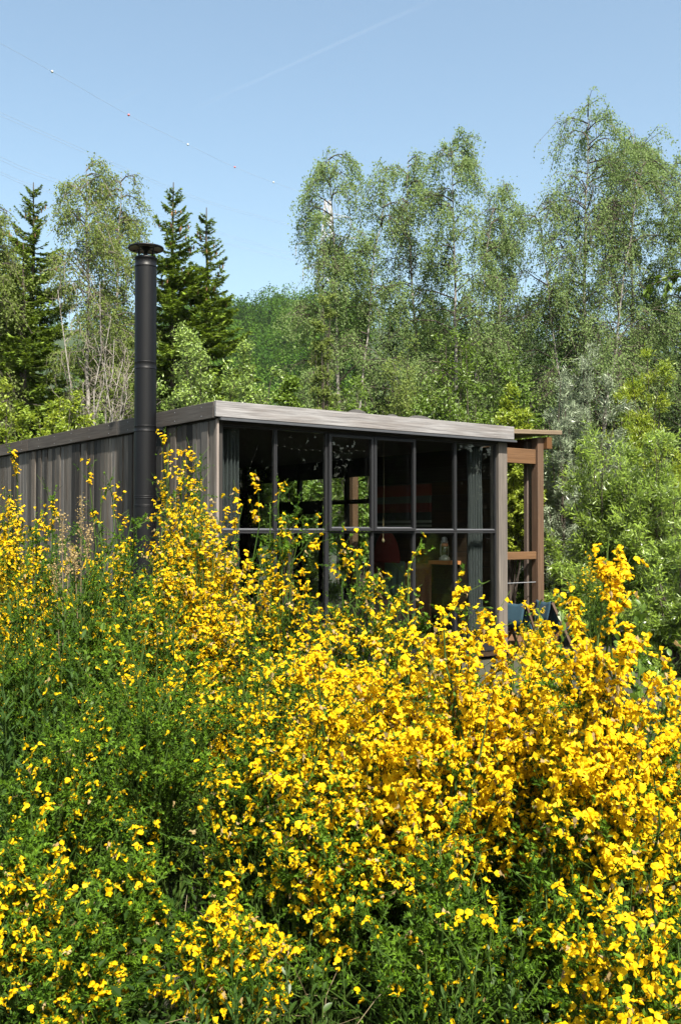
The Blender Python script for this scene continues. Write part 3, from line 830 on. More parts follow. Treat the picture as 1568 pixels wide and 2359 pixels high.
def broom(label, x, top, depth, hw, bloom, seed, n=22, zlo=0.35, leafy=1.0, nflow=600, lean=(0, 0), group='flowering broom bushes', indiv=300, wilt=0.08, fsize=1.0, tips=(), leafsz=1.0, flat=0.36, yd=1.0, drop=0.0):
    """a broom bush: whippy green stems fanning from one base"""
    rg = np.random.default_rng(seed); n = int(n * 1.35)
    tp = P(x, top, depth)
    sp = 1.08 * hw / FPX * depth
    bx, by = tp[0] - lean[0], depth - lean[1]
    bz = float(gz(bx, by))
    base = np.array((bx, by, bz)); H = tp[2] - bz
    root = empty('broom_bush', tuple(base), 0, label, 'broom bush', group)
    ph = rg.uniform(0, 2 * np.pi, n); rad = np.sqrt(rg.random(n)) * sp
    tz = H * (1 - flat * (rad / sp) ** 2) * rg.uniform(0.66, 1.0, n) - drop
    tg = np.stack([np.cos(ph) * rad + lean[0], np.sin(ph) * rad * yd + lean[1], tz], -1)
    tg[0] = (lean[0], lean[1], H - drop)
    if len(tips): tg = np.concatenate([tg, np.array([P(*q) - base for q in tips])])
    n = len(tg)
    st = np.stack([rg.normal(0, 0.05, n), rg.normal(0, 0.05, n), np.zeros(n)], -1)
    ct = st + (tg - st) * np.array((0.42, 0.42, 0.55)) + rg.normal(0, 0.04, (n, 3))
    A = bez(st, ct, tg, 9)
    A[:, 1:-1] += rg.normal(0, 0.014, A[:, 1:-1].shape)
    sc = min(1.0, H / 1.3)
    B, tB = branch(rg, A, 8, 0.30, 0.98, (0.20 * sc, 0.44 * sc), (18, 58), 0.10, 5, 0.025, None, 0.10)
    if len(tips):                                  # the named sprigs stay slim
        k0 = 8 * (n - len(tips)); B[k0:] = B[k0:, :1] + (B[k0:] - B[k0:, :1]) * 0.42
    C, tC = branch(rg, B, 4, 0.2, 0.95, (0.07 * sc, 0.19 * sc), (20, 60), 0.05, 3, 0.03)
    g = G()
    k = np.linspace(1, 0, 9)[None]
    g.tubes(A, 0.0022 + (0.0048 + 0.003 * rg.random((n, 1))) * k ** 0.8, 5, rg.random(n))
    g.tubes(B[:, ::2], 0.0014 + 0.0012 * np.linspace(1, 0, 3)[None] + np.zeros((len(B), 1)), 3, rg.random(len(B)))
    g.tubes(C[::2, ::2], 0.0012 + np.zeros((len(C[::2]), 2)), 3, rg.random(len(C[::2])) * 0.7)
    g.build('stems', M['broom_stem'], root)
    # leaves: tiny, in threes, along the shoots
    zt = (B[:, -1, 2]) / H
    w = np.clip((zt - zlo) / 0.25, 0, 1) * (rg.random(len(B)) < (0.35 + 0.6 * bloom)) * rg.uniform(0.4, 1, len(B)) + 1e-6
    nl = int(6000 * leafy)
    wl = 1.0 - 0.78 * min(1.0, bloom * 1.1) * np.clip(w * 1.6, 0, 1); wl = wl * (0.06 + rg.random(len(B)) ** 1.6) * np.where(B[:, 0, 2] < 0.42 * H, 0.3, 1.0); wC = np.repeat(wl, 4) * (0.15 + rg.random(len(C)))
    ib = rg.choice(len(B), nl // 3, p=wl / wl.sum()); ic = rg.choice(len(C), nl - nl // 3, p=wC / wC.sum())
    pb, db = interp_poly(B, ib, rg.random(len(ib))); pc, dc = interp_poly(C, ic, rg.random(len(ic)))
    p = np.concatenate([pb, pc]); d = np.concatenate([db, dc])
    cl = np.concatenate([rg.random(len(B))[ib], rg.random(len(B))[ic // 4]])
    dl = norm(d * 0.7 + rg.normal(0, 0.6, d.shape))
    g = G()
    for s in range(2):
        dls = norm(dl + rg.normal(0, 0.45, dl.shape))
        g.leaves(p, dls, rg.normal(0, 0.8, d.shape) + np.array([0.2, -0.5, 0.9]), rg.uniform(0.012, 0.022, nl) * leafsz, rg.uniform(0.006, 0.010, nl) * leafsz, np.clip(cl * 0.6 + rg.normal(0.2, 0.2, nl), 0, 1), tri=True)
    g.build('leaves', M['broom_leaf'], root)['kind'] = 'stuff'
    # flowers: whole shoots flower, others stay green
    nf = int(nflow * bloom * (3.7 if bloom > 0.85 else 2.1)); fsize *= 0.95
    if nf:
        w = w / w.sum()
        ib = rg.choice(len(B), nf, p=w)
        onC = rg.random(nf) < 0.42
        ic = ib * 4 + rg.integers(0, 4, nf)
        t = rg.random(nf)
        p1, d1 = interp_poly(B, ib, 0.15 + 0.85 * t); p2, d2 = interp_poly(C, ic, t)
        p = np.where(onC[:, None], p2, p1); d = np.where(onC[:, None], d2, d1)
        s = norm(np.cross(d, rg.normal(0, 1, d.shape)))
        s[:, 1] -= 0.25
        p = p + s * rg.uniform(0.006, 0.018, nf)[:, None]
        Mx = frames(rg, s + np.array([0, 0, 0.25]) + d * 0.3) * (rg.uniform(0.85, 1.15, nf) * fsize)[:, None, None]
        dist = np.linalg.norm(p + base - np.array((0, 0, EYE)), axis=1) - 0.25 * p[:, 2]
        order = np.argsort(dist)
        wl = rg.random(nf) < wilt
        first = [j for j in order if not wl[j]][:indiv]
        mask = np.ones(nf, bool); mask[first] = False
        for j in first:
            o = link('flower', FMESH[int(rg.integers(0, 4))], root)
            o.matrix_local = Matrix([list(Mx[j, r]) + [p[j, r]] for r in range(3)] + [[0, 0, 0, 1]])
        rest = np.where(mask & ~wl)[0]
        if len(rest):
            g = G(); var = rg.integers(0, 4, len(rest))
            for vv in range(4):
                r = rest[var == vv]
                if len(r): g.copies(FSMALL[vv][0], FSMALL[vv][1], Mx[r], p[r], 0.1 + 0.8 * rg.random(len(r)))
            g.build('flowers', M['petal'], root)['kind'] = 'stuff'
        r = np.where(wl)[0]
        if len(r):
            g = G(); g.copies(FSMALL[3][0] * np.array((0.8, 0.6, 1.0)), FSMALL[3][1], Mx[r], p[r], rg.random(len(r)))
            g.build('withered_flowers', M['wilted'], root)['kind'] = 'stuff'
    return root

def shrub(name, label, cat, x, top, depth, hw, leaf, L, Wd, nleaf, seed, n=14, group=None, mat_twig='twig', lean=(0, 0), low=0.1, ang=(25, 72), style='twig', bz=None, droop=0.0, size=None, stem_r=0.02, sec=6, yd=1.0, wpos=None, t0=0.25):
    """a leafy shrub or small tree: stems to points spread through the crown, shoots, leaves on the shoots"""
    rg = np.random.default_rng(seed)
    if wpos is not None:
        bx, by, H, sp = wpos
    else:
        tp = P(x, top, depth); sp = hw / FPX * depth
        bx, by = tp[0], depth; H = None
    b0 = float(gz(bx, by)) if bz is None else bz
    n = int(n * (1.9 if style == 'willow' else 1.3))
    if H is None: H = tp[2] - b0
    base = np.array((bx, by, b0))
    nleaf = int(nleaf * (2.0 if depth > 21 else 2.5 if style == 'willow' else 1.7))
    root = empty(name, tuple(base), 0, label, cat, group)
    ph = rg.uniform(0, 2 * np.pi, n); u = rg.uniform(low, 1, n)
    rmax = sp * np.sqrt(np.clip(1 - ((u - 0.42) / 0.60) ** 2, 0.05, 1))
    rad = rmax * rg.random(n) ** 0.45
    tg = np.stack([np.cos(ph) * rad, np.sin(ph) * rad * yd, u * H * 0.96], -1)
    tg[0] = (0, 0, H * 0.95)
    st = np.stack([rg.normal(0, 0.06 * sp, n), rg.normal(0, 0.06 * sp, n), np.zeros(n)], -1)
    ct = st + (tg - st) * np.array((0.35, 0.35, 0.6)) + rg.normal(0, 0.05 * sp, (n, 3))
    A = bez(st, ct, tg, 8)
    A[:, 1:-1] += rg.normal(0, 0.012 * sp, A[:, 1:-1].shape)
    cen = np.array((0, 0, H * 0.4))
    B, _ = branch(rg, A, sec, t0, 1.0, (0.22 * sp, 0.5 * sp), ang, 0.15, 5, 0.04, cen, droop, 0.5)
    C, _ = branch(rg, B, 5, 0.15, 1.0, (0.10 * sp, 0.24 * sp), ang, 0.05, 4, 0.05, cen, droop, 0.3)
    g = G()
    g.tubes(A, stem_r * (0.25 + 0.75 * np.linspace(1, 0, 8)[None]) * rg.uniform(0.6, 1.1, (n, 1)), 6)
    g.tubes(B[:, ::2], stem_r * 0.32 * (0.3 + 0.7 * np.linspace(1, 0, 3)[None]) + np.zeros((len(B), 1)), 3)
    g.tubes(C[::4, ::3], stem_r * 0.13 + np.zeros((len(C[::4]), 2)), 3)
    g.build('stems', M[mat_twig], root)
    nb = nleaf // 5
    ib = rg.integers(0, len(B), nb); ic = rg.integers(0, len(C), nleaf - nb)
    pb, db = interp_poly(B, ib, rg.uniform(0.25, 1, nb)); pc, dc = interp_poly(C, ic, rg.random(len(ic)) ** 0.8)
    p = np.concatenate([pb, pc]); d = np.concatenate([db, dc])
    tb = rg.random(len(B)); cl = np.concatenate([tb[ib], tb[ic // 5]])
    s = norm(np.cross(d, rg.normal(0, 1, d.shape)))
    dl = norm(d * (0.9 if style == 'willow' else 0.5) + s * 0.75 + np.array([0, 0, -0.12]))
    nr = norm(np.array([0.1, -0.25, 1.0]) + rg.normal(0, 0.55, d.shape))
    p = p + rg.normal(0, 0.05 * sp, p.shape)
    g = G()
    g.leaves(p, dl, nr, rg.uniform(0.65, 1.15, len(p)) * L, rg.uniform(0.8, 1.2, len(p)) * Wd, np.clip(0.55 * cl + 0.45 * rg.random(len(p)), 0, 1), 0, 0.12, 0.4 if style != 'willow' else 0.35, tri=depth > 21 or style == 'willow')
    g.build('crown', M[leaf], root)
    return root

def birch(label, x, top, depth, hw, seed, cb=0.3, nleaf=9000, leaf='birch_leaf', group='birch trees behind the cabin', lean=0.0, trunk_r=0.11, L=0.057, extra=(), sparse=0.0, npri=46, prof_peak=0.35):
    rg = np.random.default_rng(seed)
    tp = P(x, top, depth); sp = 1.38 * hw / FPX * depth
    bx = tp[0] - lean; b0 = float(gz(bx, depth)); H = tp[2] - b0 - 0.3; nleaf = int(nleaf * 3.8); trunk_r *= 0.75; npri = int(npri * 1.15)
    base = np.array((bx, depth, b0))
    root = empty('birch_tree', tuple(base), 0, label, 'birch tree', group)
    K = 16; t = np.linspace(0, 1, K)
    def stem(dx, dy, h, t0=0.0):
        T = np.zeros((K, 3)); ph = rg.uniform(0, 6)
        T[:, 0] = dx * t ** 1.2 + 0.10 * np.sin(4 * t + ph) * t; T[:, 1] = dy * t ** 1.2 + 0.10 * np.cos(3.3 * t + ph) * t; T[:, 2] = h * t
        T[1:, :2] += rg.normal(0, 0.025, (K - 1, 2))
        return T
    T = [stem(lean, 0, H)]
    for dx, hf in extra: T.append(stem(dx * sp, rg.uniform(-.3, .3) * sp, H * hf))
    T = np.array(T)
    g = G()
    rad = trunk_r * (1.0 - t) ** 1.1 + 0.004
    g.tubes(T, np.array([rad * (1 if i == 0 else 0.65) for i in range(len(T))]), 8)
    tr = g.build('trunk', M['birch_bark'], root, smooth=True)
    # primaries
    pr = []
    for i in range(len(T)):
        m = npri if i == 0 else int(npri * 0.6)
        tt = cb + (0.985 - cb) * (np.arange(m) + rg.random(m)) / m
        p, d = interp_poly(T, np.full(m, i), tt)
        u = (tt - cb) / (1 - cb)
        prof = np.where(u < prof_peak, 0.55 + 0.45 * u / prof_peak, np.clip((1 - u) / (1 - prof_peak), 0, 1) ** 0.75) * (1 if i == 0 else 0.6)
        a = rg.uniform(0, 2 * np.pi, m)
        Ln = sp * prof * rg.uniform(0.5, 1.1, m) + 0.32
        o = np.stack([np.cos(a), np.sin(a), np.zeros(m)], -1)
        el = np.radians(rg.uniform(28, 58, m))[:, None]
        k = np.linspace(0, 1, 7)[None, :, None]
        dd = o * np.cos(el) + np.array([0, 0, 1]) * np.sin(el)
        Q = p[:, None] + dd[:, None] * Ln[:, None, None] * k * 1.15
        Q[:, :, 2] -= (0.62 * Ln[:, None]) * k[0, :, 0] ** 2.4
        Q[:, 1:] += rg.normal(0, 0.03, Q[:, 1:].shape) * Ln[:, None, None]
        pr.append(Q)
    A = np.concatenate(pr)
    B, _ = branch(rg, A, 7, 0.2, 1.0, (0.18 * sp + 0.15, 0.42 * sp + 0.2), (22, 58), -0.05, 5, 0.05, None, 0.55)
    # pendulous twigs
    C, _ = branch(rg, B, 3, 0.2, 1.0, (0.25, 0.65), (20, 70), -0.55, 4, 0.05, None, 0.5)
    g = G()
    g.tubes(A[:, ::2], 0.020 * (0.2 + 0.8 * np.linspace(1, 0, 4)[None]) + np.zeros((len(A), 1)), 4)
    g.tubes(B[:, ::2], 0.0085 * (0.35 + 0.65 * np.linspace(1, 0, 3)[None]) + np.zeros((len(B), 1)), 3)
    g.tubes(C[::4, ::3], 0.004 + np.zeros((len(C[::4]), 2)), 3)
    g.build('branches', M['twig'] if sparse < 0.5 else M['pale_twig'], root)
    nb = nleaf // 4
    ib = rg.integers(0, len(B), nb)
    # whole boughs vary in how leafy they are
    wa = rg.uniform(0.25, 1.0, len(A)); wb = np.repeat(wa, 7) * rg.uniform(0.3, 1, len(B)) * (0.7 + 0.8 * B[:, 0, 2] / H)
    wC = np.repeat(wb, 3); wC /= wC.sum()
    ib = rg.choice(len(B), nb, p=wb / wb.sum()); ic = rg.choice(len(C), nleaf - nb, p=wC)
    pb, db = interp_poly(B, ib, rg.uniform(0.2, 1, nb)); pc, dc = interp_poly(C, ic, rg.random(len(ic)))
    p = np.concatenate([pb, pc]); d = np.concatenate([db, dc])
    tb = rg.random(len(B)); cl = np.concatenate([tb[ib], tb[ic // 3]])
    p = p + rg.normal(0, 0.055, p.shape)
    dl = norm(d * 0.4 + rg.normal(0, 0.6, d.shape) + np.array([0, 0, -0.5]))
    g = G()
    g.leaves(p, dl, rg.normal(0, 0.9, d.shape) + np.array([0.35, -0.8, 0.9]), rg.uniform(0.7, 1.2, len(p)) * L, rg.uniform(0.7, 1.1, len(p)) * L * 0.85, np.clip(0.5 * cl + 0.5 * rg.random(len(p)), 0, 1), tri=True)
    g.build('crown', M[leaf], root)
    return root

def spruce(label, x, top, depth, hw, seed, group='spruce trees on the left', nw=34, cones=True, per=10, b_low=0.08):
    rg = np.random.default_rng(seed)
    tp = P(x, top, depth); sp = 1.45 * hw / FPX * depth
    b0 = float(gz(tp[0], depth)); H = tp[2] - b0
    root = empty('spruce_tree', (tp[0], depth, b0), 0, label, 'spruce tree', group)
    t = np.linspace(0, 1, 12)
    T = np.stack([rg.normal(0, 0.02, 12), rg.normal(0, 0.02, 12), H * t], -1)[None]; T[0, -1, :2] = 0
    g = G(); g.tubes(T, (0.16 * (1 - t) + 0.012)[None], 7); g.build('trunk', M['bark'], root, smooth=True)
    br, ls = [], []
    for w in range(nw):
        f = b_low + (0.965 - b_low) * (w / (nw - 1)) ** 0.92
        m = per if f < 0.85 else max(4, per - 3)
        for j in range(m):
            a = rg.uniform(0, 2 * np.pi)
            ln = sp * min(1.0, (1 - f) * 1.3 + 0.012) * rg.uniform(0.6, 1.15) + 0.08
            k = np.linspace(0, 1, 7)
            z = f * H + rg.uniform(-.5, .5) * H / nw
            rise = 0.55 if f > 0.85 else (0.25 if f > 0.6 else 0.02)
            Q = np.stack([np.cos(a) * ln * k, np.sin(a) * ln * k, z + rise * ln * k - 0.5 * ln * k ** 1.4 * (1 - f * 0.6) + 0.32 * ln * k ** 3], -1)
            br.append(Q); ls.append((ln, f))
    A = np.array(br); ls = np.array(ls)
    g = G(); g.tubes(A, (0.022 * np.linspace(1, 0.15, 7))[None] * (0.3 + ls[:, :1] / sp), 4)
    g.build('branches', M['bark'], root)
    # flat hanging sprays along the branches
    ns = np.clip((ls[:, 0] * 70).astype(int) + 30, 30, 145)
    i = np.repeat(np.arange(len(A)), ns); t = rg.random(len(i)) ** 0.7
    p, d = interp_poly(A, i, t)
    s = norm(np.cross(d, np.array([0, 0, 1.0]))) * np.where(rg.random(len(i)) < .5, 1, -1)[:, None]
    dl = norm(d * 0.65 + s * rg.uniform(0.3, 1.0, (len(i), 1)) + np.array([0, 0, -0.30]) + rg.normal(0, 0.13, d.shape))
    Ln = rg.uniform(0.12, 0.27, len(i)) * (0.75 + 0.25 * (1 - t)) * np.clip(ls[i, 0] / 0.8, 0.5, 1)
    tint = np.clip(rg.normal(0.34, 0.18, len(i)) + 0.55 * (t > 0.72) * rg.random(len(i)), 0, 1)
    g = G()
    nr = np.array([0, 0, 1.0]) + rg.normal(0, 0.5, d.shape)
    # each spray: a narrow spine and two side shoots
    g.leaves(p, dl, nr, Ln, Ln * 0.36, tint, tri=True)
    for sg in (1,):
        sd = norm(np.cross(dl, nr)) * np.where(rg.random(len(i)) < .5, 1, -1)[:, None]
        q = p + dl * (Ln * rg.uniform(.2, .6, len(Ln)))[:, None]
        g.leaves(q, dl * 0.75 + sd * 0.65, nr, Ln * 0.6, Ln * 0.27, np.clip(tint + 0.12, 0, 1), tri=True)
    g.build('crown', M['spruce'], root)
    if cones:
        sel = np.where((ls[:, 1] > 0.70) & (ls[:, 1] < 0.93))[0]
        i = rg.choice(sel, 60); p, d = interp_poly(A, i, rg.uniform(0.35, 0.95, 60))
        g = G(); q = np.stack([p + np.array([0, 0, -0.01]), p + np.array([0, 0, -0.07]), p + np.array([0, 0, -0.13])], 1) + rg.normal(0, .03, (60, 1, 3))
        g.tubes(q, np.broadcast_to(np.array([0.010, 0.022, 0.007]), (60, 3)), 5); g.build('cones', M['cone'], root)['kind'] = 'stuff'
    return root

# ------------------------------------------------------------------ far wood on the hill
def hill_wood():
    rg = np.random.default_rng(11)
    N = 430
    y = 78 + 240 * rg.random(N) ** 0.75; x = np.where(rg.random(N) < 0.62, rg.uniform(-0.17, 0.02, N), rg.uniform(-0.37, 0.37, N)) * y
    z = gz(x, y); r = rg.uniform(2.6, 5.0, N); h = rg.uniform(4.5, 11, N)
    per = 500
    u = norm(rg.normal(0, 1, (N, per, 3))); rad = rg.uniform(0.72, 1.05, (N, per, 1))
    lob = 1 + 0.22 * np.sin(u[:, :, :1] * 5 + rg.uniform(0, 6, (N, 1, 1))) * np.cos(u[:, :, 2:] * 4 + rg.uniform(0, 6, (N, 1, 1)))
    p = u * rad * lob * np.stack([r, r, h * 0.55], -1)[:, None]
    p += np.stack([x, y, z + h * 0.5], -1)[:, None]
    n = u + rg.normal(0, 0.45, u.shape)
    d = np.cross(n, rg.normal(0, 1, u.shape))
    tint = np.clip(rg.random((N, 1)) * 0.85 + rg.random((N, per)) * 0.2, 0, 1)
    g = G(); k = N * per
    g.leaves(p.reshape(-1, 3), d.reshape(-1, 3), n.reshape(-1, 3), rg.uniform(0.38, 0.68, k), rg.uniform(0.35, 0.6, k), tint.ravel(), tri=True)
    tag(g.build('hill_wood', M['hill_leaf']), 'dense green wood covering the distant hillside', 'wood', None, 'stuff')
hill_wood()

# ------------------------------------------------------------------ power line
def pylon():
    root_p = P(754, 700, 330.0); b0 = float(gz(root_p[0], 330.0)) - 1
    base = np.array((root_p[0], 330.0, b0)); top = P(752, 462, 330.0)[2] - b0
    root = empty('pylon', tuple(base), R(-18), 'white lattice power pylon half hidden behind the first tall birch', 'pylon')
    def half(z): return 4.2 * (1 - z / top) ** 1.15 + 0.75
    zs = np.linspace(0, top, 12)
    for sx in (-1, 1):
        for sy in (-1, 1):
            g = G(); g.tubes(np.array([(sx * half(z), sy * half(z), z) for z in zs]), np.full((1, 12), 0.2), 4); g.build('leg', M['white_metal'], root)
    g = G()
    for a, b in zip(zs[:-1], zs[1:]):
        for (p, q) in (((-1, -1), (1, -1)), ((1, -1), (1, 1)), ((1, 1), (-1, 1)), ((-1, 1), (-1, -1))):
            g.beam((p[0] * half(a), p[1] * half(a), a), (q[0] * half(b), q[1] * half(b), b), 0.2, 0.2, (0.1, 0.2, 1))
            g.beam((q[0] * half(a), q[1] * half(a), a), (p[0] * half(b), p[1] * half(b), b), 0.2, 0.2, (0.1, 0.2, 1))
    g.build('bracing', M['white_metal'], root)
    for y0, ln in ((502, 8.0), (552, 11.0), (610, 8.5)):
        z = P(752, y0, 330.0)[2] - b0
        for s in (-1, 1):
            g = G()
            for sy in (-1, 1): g.beam((s * half(z), sy * half(z), z), (s * ln, 0, z - 0.6), 0.16, 0.16, (0, 0.3, 1))
            g.beam((s * half(z), 0, z + 1.6), (s * ln, 0, z - 0.6), 0.16, 0.16, (0, 0.3, 1))
            arm = g.build('cross_arm', M['grey_metal'], root)
            g = G(); g.tubes(np.array([(s * ln, 0, z - 0.6), (s * ln, 0, z - 2.4), (s * ln, 0, z - 4.2)]), np.array([[0.1, 0.16, 0.1]]), 6); g.build('insulator', M['grey_metal'], arm)
pylon()
def smooth_path(pts, n=60):
    """Catmull-Rom through the surveyed points"""
    p = np.array(pts); p = np.vstack([2 * p[0] - p[1], p, 2 * p[-1] - p[-2]])
    out = []
    m = len(p) - 3
    for k in range(m):
        for t in np.linspace(0, 1, n // m, endpoint=(k == m - 1)):
            a, b, c, d = p[k:k + 4]
            out.append(0.5 * (2 * b + (c - a) * t + (2 * a - 5 * b + 4 * c - d) * t * t + (3 * b - a - 3 * c + d) * t ** 3))
    return np.array(out)
def inv_depth(x): return 1.0 / (1 / 165.0 + (1 / 330.0 - 1 / 165.0) * x / 752.0)
def cable(label, pix, rad=0.02, twin=0.0):
    pts = smooth_path([P(x, y, inv_depth(x)) for x, y in pix])
    root = empty('power_line', tuple(pts[-1]), 0, label, 'power line', 'cables running to the pylon')
    for k in ((-1, 1) if twin else (0,)):
        g = G(); g.tubes(pts - pts[-1] + np.array((0, 0, k * twin / 2)), np.full((1, len(pts)), rad), 5); g.build('cable', M['wire'], root)
cable('topmost thin cable strung with red and white marker balls', [(-60, 66), (121, 165), (297, 265), (433, 333), (541, 385), (630, 420), (752, 462)])
cable('twin cable entering above the left birches and passing over the spruce tops', [(-60, 236), (0, 262), (165, 335), (440, 452), (600, 500), (702, 527)], 0.018, 0.55)
cable('twin cable crossing lower behind the left birches and spruces', [(-60, 340), (0, 364), (115, 411), (440, 517), (600, 565), (684, 588)], 0.018, 0.55)
cable('lowest cable seen just above the left spruce', [(-60, 378), (0, 398), (110, 440), (440, 540), (752, 618)], 0.018, 0.4)
for i, (x, y, c, lb) in enumerate(((121, 165, 'white', 'white marker ball highest on the cable near the picture edge'), (297, 265, 'red', 'red marker ball above the twin left birches'), (433, 333, 'white', 'white marker ball above the spruce tops'), (541, 385, 'red', 'red marker ball right of the spruces between two white ones'), (630, 420, 'white', 'smallest white marker ball nearest the pylon'))):
    v, q = lathe([(r_ * 0.8, z_ * 0.8) for r_, z_ in ((0.001, -0.3), (0.13, -0.27), (0.23, -0.19), (0.29, -0.07), (0.30, 0.0), (0.29, 0.07), (0.23, 0.19), (0.13, 0.27), (0.001, 0.3))], 16)
    root = empty('marker_ball', tuple(P(x, y, inv_depth(x))), 0, lb, 'marker ball', 'marker balls on the power line')
    g = G(); g.add(v, q); g.build('shell', M['ball_' + c], root, smooth=True)
    v, q = lathe([(0.242, -0.016), (0.252, -0.016), (0.252, 0.016), (0.242, 0.016)], 16); g = G(); g.add(v, q); g.build('seam_flange', M['grey_metal'], root)

# ------------------------------------------------------------------ vapour trails
def trail(label, a, b, wa, wb, op):
    m, nt, out = newmat('vapour')
    tr = nd(nt, 'ShaderNodeBsdfTransparent'); df = nd(nt, 'ShaderNodeBsdfDiffuse'); df.inputs[0].default_value = (0.9, 0.9, 0.9, 1)
    tl = nd(nt, 'ShaderNodeBsdfTranslucent'); tl.inputs[0].default_value = (0.9, 0.9, 0.9, 1)
    ad = nd(nt, 'ShaderNodeMixShader'); ad.inputs[0].default_value = 0.5; nt.links.new(df.outputs[0], ad.inputs[1]); nt.links.new(tl.outputs[0], ad.inputs[2])
    at = nd(nt, 'ShaderNodeAttribute', attribute_name='tint')
    mu = nd(nt, 'ShaderNodeMath', operation='MULTIPLY'); nt.links.new(at.outputs['Fac'], mu.inputs[0]); mu.inputs[1].default_value = op
    mx = nd(nt, 'ShaderNodeMixShader'); nt.links.new(mu.outputs[0], mx.inputs[0]); nt.links.new(tr.outputs[0], mx.inputs[1]); nt.links.new(ad.outputs[0], mx.inputs[2])
    nt.links.new(mx.outputs[0], out.inputs[0])
    A, B = P(*a), P(*b)
    g = G(); n = 24; t = np.linspace(0, 1, n)[:, None]
    pts = A + (B - A) * t
    # concentric shells so that the edge is soft
    for f in (1.0, 0.72, 0.45, 0.2):
        g.tubes(pts, ((wa + (wb - wa) * t[:, 0]) * f)[None], 10, np.repeat(np.clip(np.sin(np.pi * np.clip(t[:, 0] * 0.9 + 0.07, 0, 1)) ** 0.6, 0, 1), 10))
    o = g.build('vapour_trail', m, None, True, A); tag(o, label, 'contrail')
trail('bright straight vapour trail rising to the right in the blue sky', (462, 244, 6000), (1010, -6, 6600), 7, 15, 0.0055)
trail('faint short vapour trail above the left birches', (240, 248, 6000), (345, 196, 6300), 12, 14, 0.002)

# ------------------------------------------------------------------ trees behind
SG, BG, WG, TG = 'spruce trees on the left', 'birch trees behind the cabin', 'willows by the porch', 'leafy trees behind the cabin'
spruce('spruce with a broad dark skirt between the left edge and the birches', 78, 420, 26, 150, 21)
spruce('spruce cut by the left edge of the view', -5, 480, 24, 140, 22)
spruce('dark spruce filling the shade below the left birches', 55, 560, 22.5, 130, 23, cones=False, per=7)
spruce('taller cone laden spruce right behind the flue pipe', 400, 420, 25, 150, 24)
spruce('slimmer spruce standing right of the cone laden one', 476, 478, 26, 125, 25)
spruce('low spruce in the dark behind the white birch trunks', 235, 700, 30, 130, 26, cones=False, per=6, nw=24)
spruce('low spruce hidden behind the flue pipe', 350, 690, 29, 120, 27, cones=False, per=6, nw=24)
birch('left birch with a rounded crown and many bare twigs', 200, 350, 23, 66, 31, 0.34, 5200, 'birch_leaf_b', sparse=0.8, prof_peak=0.55, npri=52)
birch('birch behind the top of the flue pipe', 290, 366, 24, 50, 32, 0.34, 4600, 'birch_leaf_b', lean=0.35, prof_peak=0.55)
birch('birch at the extreme left edge', -14, 442, 22, 45, 33, 0.3, 3500, 'birch_leaf_b')
birch('open crowned birch standing beside the pylon', 762, 318, 25, 112, 34, 0.18, 13500, extra=((0.75, 0.97), (-0.3, 0.8)), lean=-0.25)
birch('narrow birch spire next to the tallest middle birch', 940, 325, 26, 58, 35, 0.3, 5000, lean=-0.5)
birch('tallest birch in the middle with a visible white trunk', 1050, 284, 25, 100, 36, 0.22, 10500, extra=((0.7, 0.86),))
birch('small pointed birch in the gap before the big right birch', 1148, 385, 27, 42, 37, 0.3, 3500)
birch('biggest birch on the right with the highest top', 1350, 212, 25, 165, 38, 0.2, 15000, extra=((-0.6, 0.80), (0.5, 0.9)), trunk_r=0.14, npri=60)
birch('birch right behind the biggest one', 1455, 262, 26, 100, 39, 0.25, 9000)
birch('birch cut by the right edge of the view', 1570, 335, 25, 100, 40, 0.2, 8500)
def bare(label, x, top, depth, hw, seed):
    rg = np.random.default_rng(seed)
    tp = P(x, top, depth); sp = hw / FPX * depth; b0 = float(gz(tp[0], depth)); H = tp[2] - b0
    root = empty('bare_tree', (tp[0], depth, b0), 0, label, 'bare tree', 'dead branched trees on the left')
    n = 7
    tg = np.stack([rg.uniform(-1, 1, n) * sp, rg.uniform(-.5, .5, n) * sp, rg.uniform(0.55, 1, n) * H], -1)
    st = np.zeros((n, 3)); st[:, :2] = rg.normal(0, .25, (n, 2))
    A = bez(st, st + (tg - st) * np.array((0.1, 0.1, 0.6)), tg, 9); A[:, 1:] += rg.normal(0, .05, A[:, 1:].shape)
    B, _ = branch(rg, A, 6, 0.35, 1, (0.5, 1.3), (20, 60), 0.15, 6, 0.07)
    C, _ = branch(rg, B, 4, 0.2, 1, (0.2, 0.6), (20, 60), 0.1, 4, 0.08)
    g = G(); g.tubes(A, 0.028 * (0.2 + 0.8 * np.linspace(1, 0, 9)[None]) + np.zeros((n, 1)), 6); g.build('trunk', M['birch_bark'], root)
    g = G(); g.tubes(B, 0.010 * (0.3 + 0.7 * np.linspace(1, 0, 6)[None]) + np.zeros((len(B), 1)), 4); g.tubes(C, 0.005 + np.zeros((len(C), 4)), 3); g.build('branches', M['pale_twig'], root)
bare('tangle of bare pale branches left of the flue pipe', 195, 640, 19.5, 85, 41)
bare('bare branched white stem close to the flue pipe', 262, 720, 19, 45, 42)

